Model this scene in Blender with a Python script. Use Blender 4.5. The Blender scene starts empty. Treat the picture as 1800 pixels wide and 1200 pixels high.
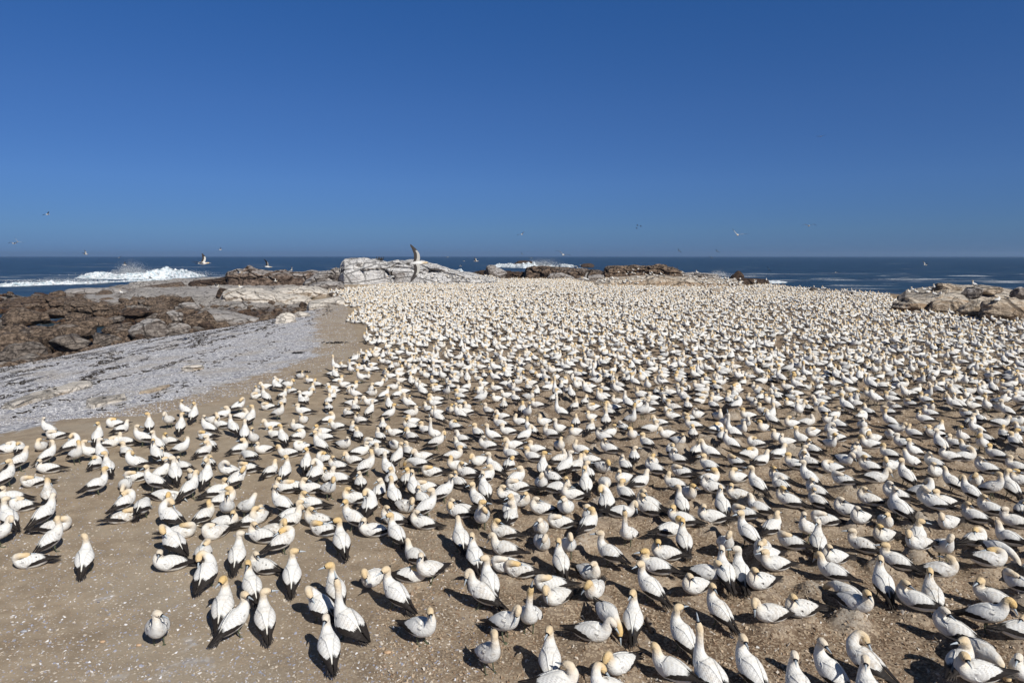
import bpy, math, random
import numpy as np
from mathutils import Vector, Matrix
from mathutils.bvhtree import BVHTree

# ------------------------------------------------------------------ camera, sky, sun, exposure
scene = bpy.context.scene
COL = scene.collection
H_CAM = 4.7
PITCH = math.radians(7.125)
cam_d = bpy.data.cameras.new("camera"); cam = bpy.data.objects.new("camera", cam_d); COL.objects.link(cam)
cam_d.sensor_width = 36.0; cam_d.lens = 24.0; cam_d.clip_start = 0.1; cam_d.clip_end = 60000.0
cam.location = (0, 0, H_CAM); cam.rotation_euler = (math.pi / 2 - PITCH, 0, 0)
scene.camera = cam

SUN_EL = math.radians(41.0)
SUN_AZ = math.atan2(0.60, -0.80)          # x towards the right, y away from the camera
world = bpy.data.worlds.new("World"); scene.world = world; world.use_nodes = True
wn = world.node_tree.nodes; wl = world.node_tree.links; wn.clear()
sky = wn.new("ShaderNodeTexSky"); sky.sky_type = 'NISHITA'; sky.sun_disc = False
sky.sun_elevation = SUN_EL; sky.sun_rotation = SUN_AZ
sky.altitude = 0.0; sky.air_density = 0.6; sky.dust_density = 0.0; sky.ozone_density = 6.0
bg = wn.new("ShaderNodeBackground"); bg.inputs[1].default_value = 0.095
wo = wn.new("ShaderNodeOutputWorld")
# sky tint: deep blue over the visible sky, a darker blue-grey band of sea haze along the horizon all the way round
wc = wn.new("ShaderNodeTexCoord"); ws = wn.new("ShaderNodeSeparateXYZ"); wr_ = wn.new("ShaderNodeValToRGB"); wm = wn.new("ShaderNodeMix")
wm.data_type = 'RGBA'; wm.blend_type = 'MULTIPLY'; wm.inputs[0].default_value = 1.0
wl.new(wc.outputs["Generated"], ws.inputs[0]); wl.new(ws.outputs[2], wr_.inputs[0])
cr_ = wr_.color_ramp; st_ = [(0.0, (.155, .23, .43)), (.035, (.265, .36, .505)), (.10, (.375, .505, .68)), (.20, (.41, .61, .83)), (.33, (.36, .70, 1.0)), (.50, (.42, .57, .66)), (.80, (.56, .55, .45))]  # top stops lie out of view: dimmed and warmed to set shadow colour
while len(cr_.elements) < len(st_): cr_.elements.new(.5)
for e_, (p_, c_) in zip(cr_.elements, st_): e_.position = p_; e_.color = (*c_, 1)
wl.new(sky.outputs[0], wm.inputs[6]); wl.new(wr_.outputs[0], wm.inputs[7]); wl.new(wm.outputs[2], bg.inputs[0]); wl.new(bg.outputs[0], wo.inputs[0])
sun_d = bpy.data.lights.new("sun", 'SUN'); sun_d.energy = 4.9; sun_d.angle = math.radians(0.5)
sun_d.color = (1.0, 0.962, 0.895)
sun = bpy.data.objects.new("sun", sun_d); COL.objects.link(sun)
sdir = Vector((math.sin(SUN_AZ) * math.cos(SUN_EL), math.cos(SUN_AZ) * math.cos(SUN_EL), math.sin(SUN_EL)))
sun.rotation_euler = sdir.to_track_quat('Z', 'Y').to_euler(); sun.location = sdir * 50
scene.view_settings.view_transform = 'Standard'; scene.view_settings.look = 'None'
scene.view_settings.exposure = 0.0; scene.view_settings.gamma = 1.0
scene.view_settings.use_curve_mapping = False

# ------------------------------------------------------------------ helpers
RNG = np.random.default_rng(7)
F_PX = 1200.0
SP, CP = math.sin(PITCH), math.cos(PITCH)
def ray(px, py):
    a = (px - 900.0) / F_PX; b = (600.0 - py) / F_PX
    return np.array([a, CP + b * SP, -SP + b * CP])
def at_z(px, py, z=0.0):
    d = ray(px, py); t = (z - H_CAM) / d[2]
    return d * t + np.array([0, 0, H_CAM])
def at_d(px, py, dist):
    d = ray(px, py); return d * dist + np.array([0, 0, H_CAM])
def to_px(p):
    p = np.asarray(p, float) - np.array([0, 0, H_CAM])
    dep = p[..., 1] * CP - p[..., 2] * SP; up = p[..., 1] * SP + p[..., 2] * CP
    return 900 + F_PX * p[..., 0] / dep, 600 - F_PX * up / dep

def hash3(ix, iy, iz, s=0):
    ix = ix.astype(np.int64); iy = iy.astype(np.int64); iz = iz.astype(np.int64)
    h = (ix * 374761393 + iy * 668265263 + iz * 2147483647 + s * 1274126177) & 0xFFFFFFFF
    h = ((h ^ (h >> 13)) * 1274126177) & 0xFFFFFFFF
    h = ((h ^ (h >> 16)) * 2246822519) & 0xFFFFFFFF
    h = h ^ (h >> 15)
    return (h & 0xFFFFFF).astype(np.float64) / float(0xFFFFFF)
def vnoise(x, y, z=None, s=0):
    if z is None: z = np.zeros_like(x)
    xi, yi, zi = np.floor(x), np.floor(y), np.floor(z)
    fx, fy, fz = x - xi, y - yi, z - zi
    fx = fx * fx * (3 - 2 * fx); fy = fy * fy * (3 - 2 * fy); fz = fz * fz * (3 - 2 * fz)
    r = 0
    for dx in (0, 1):
        for dy in (0, 1):
            for dz in (0, 1):
                w = (fx if dx else 1 - fx) * (fy if dy else 1 - fy) * (fz if dz else 1 - fz)
                r = r + w * hash3(xi + dx, yi + dy, zi + dz, s)
    return r * 2 - 1
def fbm(x, y, z=None, s=0, oct=4, gain=.5):
    a, r, t = 1.0, 0, 0
    if z is None: z = np.zeros_like(x)
    for o in range(oct):
        r = r + a * vnoise(x * 2**o, y * 2**o, z * 2**o, s + o); t += a; a *= gain
    return r / t
def cells(x, y, s=0, jit=.9):
    """2-D cell noise: nearest cell's distance, distance to the border, hashes and offset from the cell's centre"""
    xi, yi = np.floor(x), np.floor(y); z0 = np.zeros_like(xi)
    f1 = np.full(x.shape, 9.); f2 = np.full(x.shape, 9.); h = np.zeros(x.shape); ox = np.zeros(x.shape); oy = np.zeros(x.shape)
    for dx in (-1, 0, 1):
        for dy in (-1, 0, 1):
            cx = xi + dx + .5 + jit * (hash3(xi + dx, yi + dy, z0, s) - .5)
            cy = yi + dy + .5 + jit * (hash3(xi + dx, yi + dy, z0, s + 17) - .5)
            d = np.hypot(x - cx, y - cy); hh = hash3(xi + dx, yi + dy, z0, s + 31)
            m = d < f1
            f2 = np.where(m, f1, np.minimum(f2, d)); f1 = np.where(m, d, f1)
            h = np.where(m, hh, h); ox = np.where(m, x - cx, ox); oy = np.where(m, y - cy, oy)
    return f1, f2 - f1, h, ox, oy
def sstep(a, b, x):
    t = np.clip((x - a) / (b - a), 0, 1); return t * t * (3 - 2 * t)

def mesh_np(name, V, Q=None, T=None, uv=None, mi=None, smooth=True, col=None):
    V = np.asarray(V, np.float32)
    Q = np.zeros((0, 4), np.int32) if Q is None or len(Q) == 0 else np.asarray(Q, np.int32)
    T = np.zeros((0, 3), np.int32) if T is None or len(T) == 0 else np.asarray(T, np.int32)
    me = bpy.data.meshes.new(name)
    me.vertices.add(len(V)); me.vertices.foreach_set("co", V.ravel())
    li = np.concatenate([Q.ravel(), T.ravel()]).astype(np.int32)
    me.loops.add(len(li)); me.loops.foreach_set("vertex_index", li)
    nf = len(Q) + len(T); me.polygons.add(nf)
    st = np.concatenate([np.arange(len(Q)) * 4, len(Q) * 4 + np.arange(len(T)) * 3]).astype(np.int32)
    me.polygons.foreach_set("loop_start", st)
    if mi is not None: me.polygons.foreach_set("material_index", np.asarray(mi, np.int32))
    me.polygons.foreach_set("use_smooth", np.full(nf, smooth))
    if uv is not None:
        l = me.uv_layers.new(name="UVMap"); l.data.foreach_set("uv", np.asarray(uv, np.float32)[li].ravel())
    if col is not None:
        a = me.color_attributes.new("tone", 'FLOAT_COLOR', 'POINT'); a.data.foreach_set("color", np.asarray(col, np.float32).ravel())
    me.update(calc_edges=True); me.validate()
    return me
def link(name, me, mats=(), parent=None):
    for m in mats: me.materials.append(m)
    o = bpy.data.objects.new(name, me); COL.objects.link(o)
    if parent: o.parent = parent
    return o
def tag(o, label=None, cat=None, group=None, kind=None):
    if label: o["label"] = label
    if cat: o["category"] = cat
    if group: o["group"] = group
    if kind: o["kind"] = kind
    return o
def grid_faces(n, m, wrap=False):
    """n rows by m columns of vertices"""
    i = np.arange(n - 1)[:, None]; j = np.arange(m if wrap else m - 1)[None]; j2 = (j + 1) % m
    return np.stack([i * m + j, i * m + j2, (i + 1) * m + j2, (i + 1) * m + j], -1).reshape(-1, 4)

# ------------------------------------------------------------------ material helper
class NT:
    def __init__(s, name):
        s.m = bpy.data.materials.new(name); s.m.use_nodes = True
        s.t = s.m.node_tree; s.t.nodes.clear()
        s.out = s.n("ShaderNodeOutputMaterial"); s.p = s.n("ShaderNodeBsdfPrincipled"); s.l(s.p.outputs[0], s.out.inputs[0])
    def n(s, k, **kw):
        x = s.t.nodes.new(k)
        for a, b in kw.items(): setattr(x, a, b)
        return x
    def l(s, a, b): s.t.links.new(a, b)
    def put(s, x, inp):
        if isinstance(x, (int, float)): inp.default_value = x
        elif isinstance(x, (tuple, list)): inp.default_value = (*x, 1.0) if len(x) == 3 and inp.type == 'RGBA' else x
        else: s.l(x, inp)
    def co(s, kind="Object", scale=(1, 1, 1), rot=(0, 0, 0)):
        c = s.n("ShaderNodeTexCoord") if kind != "Pos" else s.n("ShaderNodeNewGeometry")
        o = c.outputs[kind] if kind != "Pos" else c.outputs["Position"]
        m = s.n("ShaderNodeMapping"); m.inputs["Scale"].default_value = scale; m.inputs["Rotation"].default_value = rot
        s.l(o, m.inputs[0]); return m.outputs[0]
    def noise(s, vec, scale, det=4, rough=.55, dist=0):
        x = s.n("ShaderNodeTexNoise"); s.l(vec, x.inputs["Vector"]); x.inputs["Scale"].default_value = scale
        x.inputs["Detail"].default_value = det; x.inputs["Roughness"].default_value = rough; x.inputs["Distortion"].default_value = dist
        return x.outputs["Fac"]
    def voro(s, vec, scale, feat='F1', out="Distance"):
        x = s.n("ShaderNodeTexVoronoi", feature=feat); s.l(vec, x.inputs["Vector"]); x.inputs["Scale"].default_value = scale
        return x.outputs[out]
    def math(s, op, a, b=0.0, c=None, clamp=False):
        x = s.n("ShaderNodeMath", operation=op, use_clamp=clamp); s.put(a, x.inputs[0]); s.put(b, x.inputs[1])
        if c is not None: s.put(c, x.inputs[2])
        return x.outputs[0]
    def ramp(s, f, lo, hi, a=0.0, b=1.0):
        x = s.n("ShaderNodeMapRange", interpolation_type='SMOOTHSTEP'); s.put(f, x.inputs[0])
        s.put(lo, x.inputs[1]); s.put(hi, x.inputs[2]); s.put(a, x.inputs[3]); s.put(b, x.inputs[4]); return x.outputs[0]
    def mix(s, f, a, b, mode='MIX'):
        x = s.n("ShaderNodeMix", data_type='RGBA', blend_type=mode); s.put(f, x.inputs[0]); s.put(a, x.inputs[6]); s.put(b, x.inputs[7]); return x.outputs[2]
    def bump(s, h, strength=.5, dist=.02, nrm=None):
        x = s.n("ShaderNodeBump"); s.put(h, x.inputs["Height"]); x.inputs["Strength"].default_value = strength; x.inputs["Distance"].default_value = dist
        if nrm is not None: s.l(nrm, x.inputs["Normal"])
        return x.outputs[0]
    def xyz(s, v):
        x = s.n("ShaderNodeSeparateXYZ"); s.l(v, x.inputs[0]); return x.outputs
    def fin(s, col=None, rough=None, nrm=None, spec=None):
        if col is not None: s.put(col, s.p.inputs["Base Color"])
        if rough is not None: s.put(rough, s.p.inputs["Roughness"])
        if nrm is not None: s.l(nrm, s.p.inputs["Normal"])
        if spec is not None: s.put(spec, s.p.inputs["Specular IOR Level"])
        return s.m

# ------------------------------------------------------------------ land outline
def P2(px, py, z=0.0):
    p = at_z(px, py, z); return (p[0], p[1])
# shoreline where the shell beach meets the rocks (foot of the beach), and the edge of the nesting ground
FOOT_Z = -0.9
foot = [(-20.5, -30), (-20.5, 8)] + [P2(a, b, FOOT_Z) for a, b in ((0, 645), (130, 622), (250, 598), (350, 583), (470, 562), (545, 545))]
foot = sorted(foot, key=lambda p: p[1])
nest = [(-12.5, -30), (-11.5, 8), P2(0, 785), P2(170, 745), P2(350, 712), P2(480, 680), P2(560, 655), P2(640, 625), P2(628, 585), P2(618, 560), P2(612, 540), P2(600, 527), P2(575, 515)]
FX = lambda y: np.interp(y, [p[1] for p in foot], [p[0] for p in foot])
NX = lambda y: np.interp(y, [p[1] for p in nest], [p[0] for p in nest])
Y_END = nest[-1][1]
plateau = [(-20.5, -30), (-20.5, 8)] + foot[2:] + [P2(560, 522), P2(575, 503), P2(600, 496), P2(870, 490.5), P2(1000, 489.0), P2(1060, 489.5),
           P2(1300, 492), P2(1400, 507), P2(1585, 517.5), P2(1650, 519), P2(1800, 519), (70, 55), (75, 30), (75, -30)]
PL = np.array(plateau)
def poly_sd(x, y, P):
    """signed distance to a polygon, positive inside"""
    d = np.full(x.shape, 1e9); ins = np.zeros(x.shape, bool)
    n = len(P)
    for i in range(n):
        a, b = P[i], P[(i + 1) % n]; e = b - a
        wx, wy = x - a[0], y - a[1]; t = np.clip((wx * e[0] + wy * e[1]) / (e @ e), 0, 1)
        d = np.minimum(d, np.hypot(wx - e[0] * t, wy - e[1] * t))
        c = (a[1] > y) != (b[1] > y)
        with np.errstate(divide='ignore', invalid='ignore'):
            xx = a[0] + (y - a[1]) * e[0] / e[1] if e[1] != 0 else np.full(x.shape, 1e9)
        ins ^= c & (x < xx)
    return np.where(ins, d, -d)
SEA_Z = -2.35
def land_z(x, y):
    x = np.asarray(x, float); y = np.asarray(y, float)
    sd = poly_sd(x, y, PL)
    fx, nx = FX(y), NX(y)
    w = np.clip((y - Y_END) / 15, 0, 1)
    t = np.clip((x - fx) / np.maximum(nx - fx, .5), 0, 1)
    beach = FOOT_Z * (1 - t)**1.2
    beach = beach * (1 - w)
    z = np.where(x < nx, beach, 0.0)
    z = z + .10 * fbm(x * .12, y * .12, s=3) * sstep(6, 20, y) + .035 * fbm(x * .7, y * .7, s=9) + .010 * fbm(x * 3.1, y * 3.1, s=12, oct=2)
    out = np.clip(-sd, 0, None)
    z = z - sstep(0, 9, out) * 4.2 - out * .10
    return z
# ------------------------------------------------------------------ ground materials
def m_ground():
    k = NT("guano_sand"); P = k.co("Pos"); zone = k.n("ShaderNodeAttribute"); zone.attribute_name = "tone"
    zs = k.n("ShaderNodeSeparateColor"); k.l(zone.outputs["Color"], zs.inputs[0])
    shell, nestz, wrack = zs.outputs[0], zs.outputs[1], zs.outputs[2]
    big = k.noise(P, .35, 4); mid = k.noise(P, 2.2, 5, .6); fine = k.noise(P, 26, 5, .7); grit = k.noise(P, 95, 3, .7)
    sand = k.mix(k.ramp(mid, .35, .68), (.285, .222, .155), (.405, .325, .235))
    sand = k.mix(k.ramp(big, .4, .7), sand, (.37, .31, .235))
    # pale and dark chips
    ch = k.voro(P, 30, out="Color"); cs = k.n("ShaderNodeSeparateColor"); k.l(ch, cs.inputs[0])
    chm = k.math('MULTIPLY', k.ramp(cs.outputs[0], .70, .80), k.ramp(k.voro(P, 30), .42, .30))
    sand = k.mix(k.math('MULTIPLY', chm, .6), sand, k.mix(k.ramp(cs.outputs[1], .3, .6), (.60, .56, .52), (.50, .34, .22)))
    soil = k.mix(k.ramp(mid, .3, .7), (.115, .077, .050), (.262, .188, .128))
    soil = k.mix(k.ramp(grit, .35, .65), k.mix(.40, soil, (.12, .075, .045)), soil)
    gr = k.voro(P, 38, out="Color"); gs = k.n("ShaderNodeSeparateColor"); k.l(gr, gs.inputs[0])
    soil = k.mix(k.math('MULTIPLY', k.ramp(gs.outputs[0], .55, .7), .75), soil, (.42, .335, .24))
    guano = k.math('MULTIPLY', k.ramp(k.noise(P, 1.1, 7, .72), .48, .74), k.ramp(grit, .3, .6, .4, 1))
    soil = k.mix(k.math('MULTIPLY', guano, .35), soil, (.46, .425, .37))
    mnd = k.math('MULTIPLY', zone.outputs['Alpha'], k.ramp(k.math('ADD', k.math('MULTIPLY', fine, .5), k.math('MULTIPLY', mid, .5)), .36, .58))
    soil = k.mix(k.math('MULTIPLY', mnd, .75), soil, (.47, .43, .37))
    base = k.mix(nestz, sand, soil)
    # broken mussel shell beach
    vc = k.voro(P, 13, out="Color"); vs = k.n("ShaderNodeSeparateColor"); k.l(vc, vs.inputs[0])
    sh = k.mix(k.ramp(vs.outputs[0], .2, .8), (.27, .272, .305), (.58, .57, .57))
    sh = k.mix(k.ramp(vs.outputs[1], .86, .93), sh, (.78, .77, .78))
    sh = k.mix(k.ramp(vs.outputs[2], .10, .02), sh, (.04, .04, .055))
    sh = k.mix(k.ramp(k.noise(P, .5, 5, .6), .46, .66, 0, .6), sh, (.40, .355, .30))
    warm = k.ramp(k.noise(P, .11, 3), .4, .62)
    base = k.mix(k.ramp(k.math('ADD', shell, k.math('ADD', k.math('MULTIPLY', k.math('SUBTRACT', mid, .5), 1.5), k.math('MULTIPLY', k.math('SUBTRACT', big, .5), .9))), .35, .65), base, sh)
    # strand lines of dried weed
    Pw = k.co("Pos", (.38, .10, 1), (0, 0, math.radians(8)))
    wr = k.ramp(k.math('ADD', k.noise(Pw, 3.5, 7, .68), k.math('MULTIPLY', wrack, .14)), .66, .71)
    base = k.mix(k.math('MULTIPLY', k.math('MULTIPLY', wr, k.ramp(wrack, .05, .3)), .85), base, (.035, .028, .024))
    h = k.math('ADD', k.math('MULTIPLY', fine, .6), k.math('MULTIPLY', grit, .25)); h = k.math('ADD', h, k.math('MULTIPLY', gs.outputs[1], .35))
    return k.fin(base, .95, k.bump(h, .9, .022), .15)
M_GROUND = m_ground()

def m_rock(name, lo, hi, guano=.5, gcol=(.62, .59, .56), sc=1.0, wet=None, crack=.8, warm=(.50, .33, .17), warmk=.0, streak=0, pale=None):
    k = NT(name); P = k.co("Pos"); z = k.xyz(P)[2]
    n1 = k.noise(P, .55 * sc, 6, .62); n2 = k.noise(P, 3.1 * sc, 6, .65, .4); n3 = k.noise(P, 14 * sc, 4, .7)
    c = k.mix(k.ramp(n2, .38, .62), lo, hi)
    c = k.mix(k.ramp(n3, .5, .75), c, k.mix(.5, c, hi))
    if warmk: c = k.mix(k.math('MULTIPLY', k.ramp(n1, .42, .62), warmk), c, warm)
    g = k.n("ShaderNodeNewGeometry"); up = k.xyz(g.outputs["Normal"])[2]
    gm = k.math('ADD', k.math('MULTIPLY', up, .45), k.math('ADD', k.math('MULTIPLY', n1, .9), k.math('MULTIPLY', n2, .35)))
    t = 1.35 - guano * .85
    c = k.mix(k.ramp(gm, t - .16, t + .12, 0, .95), c, gcol)
    if pale is not None:
        pa_ = k.n('ShaderNodeAttribute'); pa_.attribute_name = 'tone'; ps_ = k.n('ShaderNodeSeparateColor'); k.l(pa_.outputs['Color'], ps_.inputs[0])
        c = k.mix(k.math('MULTIPLY', ps_.outputs[0], k.ramp(n2, .25, .6, .45, .95)), c, pale)
    if streak:
        Ps = k.co("Pos", (1, 1, .12)); c = k.mix(k.math('MULTIPLY', k.ramp(k.noise(Ps, 1.4, 5, .6), .52, .68), streak), c, k.mix(.5, lo, (.12, .09, .07)))
    Pc = k.co("Pos", (1, 1, 2.6)); d = k.voro(Pc, .42 * sc, 'DISTANCE_TO_EDGE'); d2 = k.voro(Pc, 1.3 * sc, 'DISTANCE_TO_EDGE')
    ck = k.math('MINIMUM', k.ramp(k.math('ADD', d, k.math('MULTIPLY', k.math('SUBTRACT', n2, .5), .12)), 0, .045), k.ramp(k.math('ADD', d2, k.math('MULTIPLY', k.math('SUBTRACT', n3, .5), .2)), -.02, .05, .45, 1))
    c = k.mix(k.math('MULTIPLY', k.math('SUBTRACT', 1.0, ck), crack), c, (.045, .035, .03))
    rough = .9
    if wet is not None:   # weed and wet rock near the water line
        w = k.ramp(k.math('ADD', z, k.math('MULTIPLY', k.math('SUBTRACT', n1, .5), 1.6)), wet - .35, wet + .35, 1, 0)
        alg = k.mix(k.ramp(n2, .35, .65), (.022, .015, .011), (.12, .060, .028))
        alg = k.mix(k.ramp(n3, .60, .72, 0, .6), alg, (.20, .13, .075))
        c = k.mix(k.math('MULTIPLY', w, .88), c, alg); rough = k.ramp(w, 0, 1, .9, .55)
    h = k.math('ADD', k.math('MULTIPLY', n2, 1.0), k.math('MULTIPLY', n3, .35)); h = k.math('ADD', h, k.math('MULTIPLY', ck, .6))
    return k.fin(c, rough, k.bump(h, 1.0, .22 / sc), .25)
M_SHELF = m_rock("wet_shelf_rock", (.056, .040, .030), (.215, .162, .122), .24, (.30, .27, .24), .8, wet=-1.70, pale=(.46, .43, .40))
M_BROWN = m_rock("brown_boulder", (.062, .043, .031), (.245, .180, .130), .18, (.30, .26, .225), 1.3, wet=-1.70)
M_GREY = m_rock("grey_boulder", (.14, .115, .10), (.31, .27, .235), .50, (.44, .41, .385), 1.1)
M_WHITE = m_rock("guano_covered_rock", (.30, .26, .23), (.56, .52, .48), .95, (.70, .68, .655), .42, crack=.55, streak=.45)
M_CREAM = m_rock("cream_rock", (.38, .28, .19), (.60, .50, .40), .85, (.72, .66, .58), .9, crack=.5, warmk=.4)
M_TAN = m_rock("tan_rock", (.32, .245, .175), (.54, .44, .33), .40, (.63, .56, .465), .55, crack=.7, warm=(.50, .30, .15), warmk=.55)
M_DARK = m_rock("dark_reef_rock", (.03, .021, .017), (.12, .080, .056), .02, (.25, .22, .20), .7)
M_REEF = m_rock("banded_reef_rock", (.045, .032, .025), (.25, .18, .13), .20, (.46, .42, .38), .5)

# ------------------------------------------------------------------ birds' places first (nest mounds shape the ground)
# (px, py, pose, heading, head px, head py, label) per bird: read off the photograph, quarter by quarter
def _c(x0, y0, rows): return [(x0 + r[0] / 4, y0 + r[1] / 4, r[2], r[3]) + ((x0 + r[4] / 4, y0 + r[5] / 4) if len(r) > 4 and r[4] is not None else (None, None)) + ((r[6],) if len(r) > 6 else (None,)) for r in rows]
BIRDS = _c(0, 900, [
 (-20,140,'p',0,100,90), (60,30,'U',150,50,-50), (360,175,'U',25,430,10,"large alert gannet at left with its neck stretched up beside the one standing alone"),
 (215,330,'T',180,180,280,"small gannet lying alone on bare sand with its orange head tucked back"),
 (597,310,'U',90,585,100,"tall gannet standing alone on the sand with its back to the camera"),
 (1215,195,'Q',160,1135,125), (1270,130,'T',0,1285,105), (1200,350,'L',185,1105,310,"white gannet lying at the sand's edge with head turned back to the right"),
 (1430,275,'T',90,1440,230), (1455,410,'Q',60,1420,360,"gannet at the sand's edge twisting its long neck back to preen"), (1665,290,'U',85,1690,225), (1110,790,'W',290,1125,690,"lone gannet walking towards the camera on the open sand"),
 (1570,655,'U',80,1585,565), (1650,745,'U',35,1725,600,"side-on gannet with raised head touching bills with its neighbour"), (1520,130,'T',200,1490,70), (1770,45,'L',15)])
BIRDS += _c(450, 900, [
 (60,370,'L',165,-5,310), (-30,505,'U',130,-65,360), (60,730,'U',115,75,600,"gannet touching bills with its side-on neighbour, tail towards the camera"),
 (50,160,'L',170,15,120), (185,190,'t',15,185,130), (120,115,'P',0,100,135), (240,45,'P',30,330,-60), (440,50,'L',175,400,10),
 (600,200,'U',125,550,90), (480,115,'T',170,430,75), (690,30,'U',165,620,-55), (830,120,'L',180,760,85), (970,40,'L',170,950,-10),
 (990,140,'U',115,930,15), (1180,70,'L',175,1130,15), (1430,10,'L',170,1380,0), (1440,180,'p',120,1420,60), (1585,25,'p',300,1600,-60),
 (1540,300,'U',120,1520,170), (1120,300,'P',150,1065,200), (1225,385,'W',190,1195,310,"gannet standing on a nest rim with large dark feet showing"),
 (1090,435,'T',0), (830,450,'P',200,780,410), (990,560,'U',145,910,450), (250,430,'U',100,290,330,"gannet with its bill pressed down on its own right shoulder"),
 (560,530,'U',130,510,420,"gannet standing with bill pointing left across open sand"), (455,640,'Q',150,420,560), (650,770,'S',130,580,560,"sky-pointing gannet with half-open wings, long neck straight up"),
 (510,930,'U',115,480,810,"nearest gannet on the sand, back to the camera, head turned right"), (1155,790,'W',350,1235,700,"gannet standing side-on with bill to the right and green feet showing"),
 (1630,970,'U',320,1650,810,"gannet facing the camera with its yellow nape turned away, feet apart"), (1740,760,'p',350,1820,730), (1590,560,'p',150,1480,480), (1640,480,'U',125,1575,390),
 (1765,390,'T',180,1775,350), (1755,262,'P',170), (1750,160,'L',175,1710,80), (1790,55,'L',60)])
BIRDS += _c(900, 900, [
 (205,115,'L',270,200,60), (345,95,'T',180,305,55,"small gannet with a bright orange head tucked into its back"), (385,10,'L',290,350,-60), (220,-10,'L',180,190,-70), (545,65,'T',90),
 (210,225,'P',300,230,225), (345,335,'U',115,310,220), (390,225,'p',280,405,240), (60,420,'T',175,15,375), (530,430,'L',330,560,350,"grey-backed gannet sitting with its bill to the right"),
 (690,275,'W',150,605,200,"gannet with slightly raised wings peering down to the left"), (820,145,'S',240,785,0,"gannet facing the camera with its neck stretched straight up"), (770,40,'P',0,880,-30), (1100,135,'L',10,1160,60,"gannet sitting side-on facing right with a long black tail to the left"),
 (1200,80,'L',170,1120,10), (960,10,'L',165,940,-70), (1410,75,'L',180,1360,10), (1640,50,'T',170,1590,20), (1665,155,'U',150,1605,80),
 (1500,210,'p',310,1520,175,"round bluish-white gannet bowing its pale nape towards the camera"), (1760,285,'P',280,1750,210), (1090,320,'L',180,1030,280), (1020,410,'L',170,910,335), (985,520,'U',130,905,390,"tall white gannet standing with its head down in front of a sitting one"),
 (280,530,'T',180,190,530), (320,605,'P',190,255,555), (580,575,'P',230,530,490), (120,720,'S',260,130,590,"slim gannet pointing its bill at the sky, facing the camera"),
 (670,690,'b',310,735,760,"grey gannet bending its head down over the neighbour's breast"), (565,855,'P',350,720,810,"large white gannet side-on with bowed head and long black tail to the left"), (855,740,'U',80,870,590,"gannet with its back to the camera left of the short brown stick"),
 (1200,850,'U',160,1200,690,"gannet with an arched neck and a black-faced head turned to the camera"), (1465,680,'U',135,1405,550), (1500,425,'U',115,1465,310), (1605,420,'U',110,1560,330),
 (1360,450,'L',350,1445,480), (1295,540,'L',200,1250,440), (1750,525,'L',200,1710,440), (1790,370,'L',200,1770,400), (265,1025,'U',90,235,920), (310,1215,'L',10,390,1110,"gannet cut by the bottom edge with its bill pointing right"),
 (760,1085,'P',195,635,1080,"gannet with its black tail raised to the right, near the bottom edge"), (700,1230,'Q',190), (1130,1145,'P',160,1045,1050), (1385,1130,'S',135,1315,850,"tallest sky-pointing gannet at the bottom edge"), (1680,1095,'U',140,1625,980), (1820,740,'P',180,1770,770)])
BIRDS += _c(1350, 900, [
 (25,120,'L',30,70,20), (350,200,'U',80,365,105), (170,245,'T',165,130,185,"gannet with its orange head laid along its back"), (55,405,'L',190), (470,345,'L',190,425,265,"plump gannet sitting on bare soil with its bill to the left"), (400,70,'T',180,400,60),
 (650,90,'L',200,625,30), (665,255,'L',165,565,170), (820,190,'L',200,790,110), (820,80,'L',270,810,55), (1050,175,'L',60,1070,100), (1055,305,'P',190,995,245),
 (1230,235,'p',320,1290,180,"gannet arching its neck over its own breast to preen"), (1270,100,'P',190,1245,50), (1170,15,'L',170), (1455,215,'T',20,1450,145), (1615,250,'b',340,1700,310,"gannet reaching its bowed head down to the right"),
 (1545,380,'T',0,1540,315,"gannet sleeping with its whole neck laid along its back"), (1455,60,'L',165,1425,-10), (1700,195,'P',150,1635,60), (1740,90,'L',175,1640,20), (1765,560,'T',150,1740,480),
 (900,380,'L',165,800,300), (1200,435,'L',0,1260,410,"low gannet with its long bill pointing right"), (810,490,'U',110,795,400), (1160,570,'U',105,1120,470), (570,560,'b',165,400,500,"gannet leaning forward with open bill towards the left"),
 (1050,670,'L',165,990,590), (600,695,'L',335,700,670,"large gannet facing right with a black wing edge, alone on brown soil"), (240,715,'L',190,190,670), (1590,635,'L',165,1490,530), (1530,705,'p',350), (1310,870,'L',165,1240,770,"large gannet with its bill pointing left, lying in front of a dark hollow"),
 (1500,970,'b',330,1670,1050,"big gannet bending its long neck to the ground at the right"), (1770,860,'T',10), (690,1025,'Q',150,690,920,"large gannet curling its neck right over its back"), (445,1110,'U',130,370,980,"gannet at the bottom edge looking up to the left"),
 (215,1215,'U',120,170,1110), (720,1270,'U',110,690,1190), (1345,1130,'L',45,1380,1070), (1480,1195,'L',180,1390,1160), (1840,1150,'L',200,1760,1080), (940,5,'L',170)])
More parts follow.
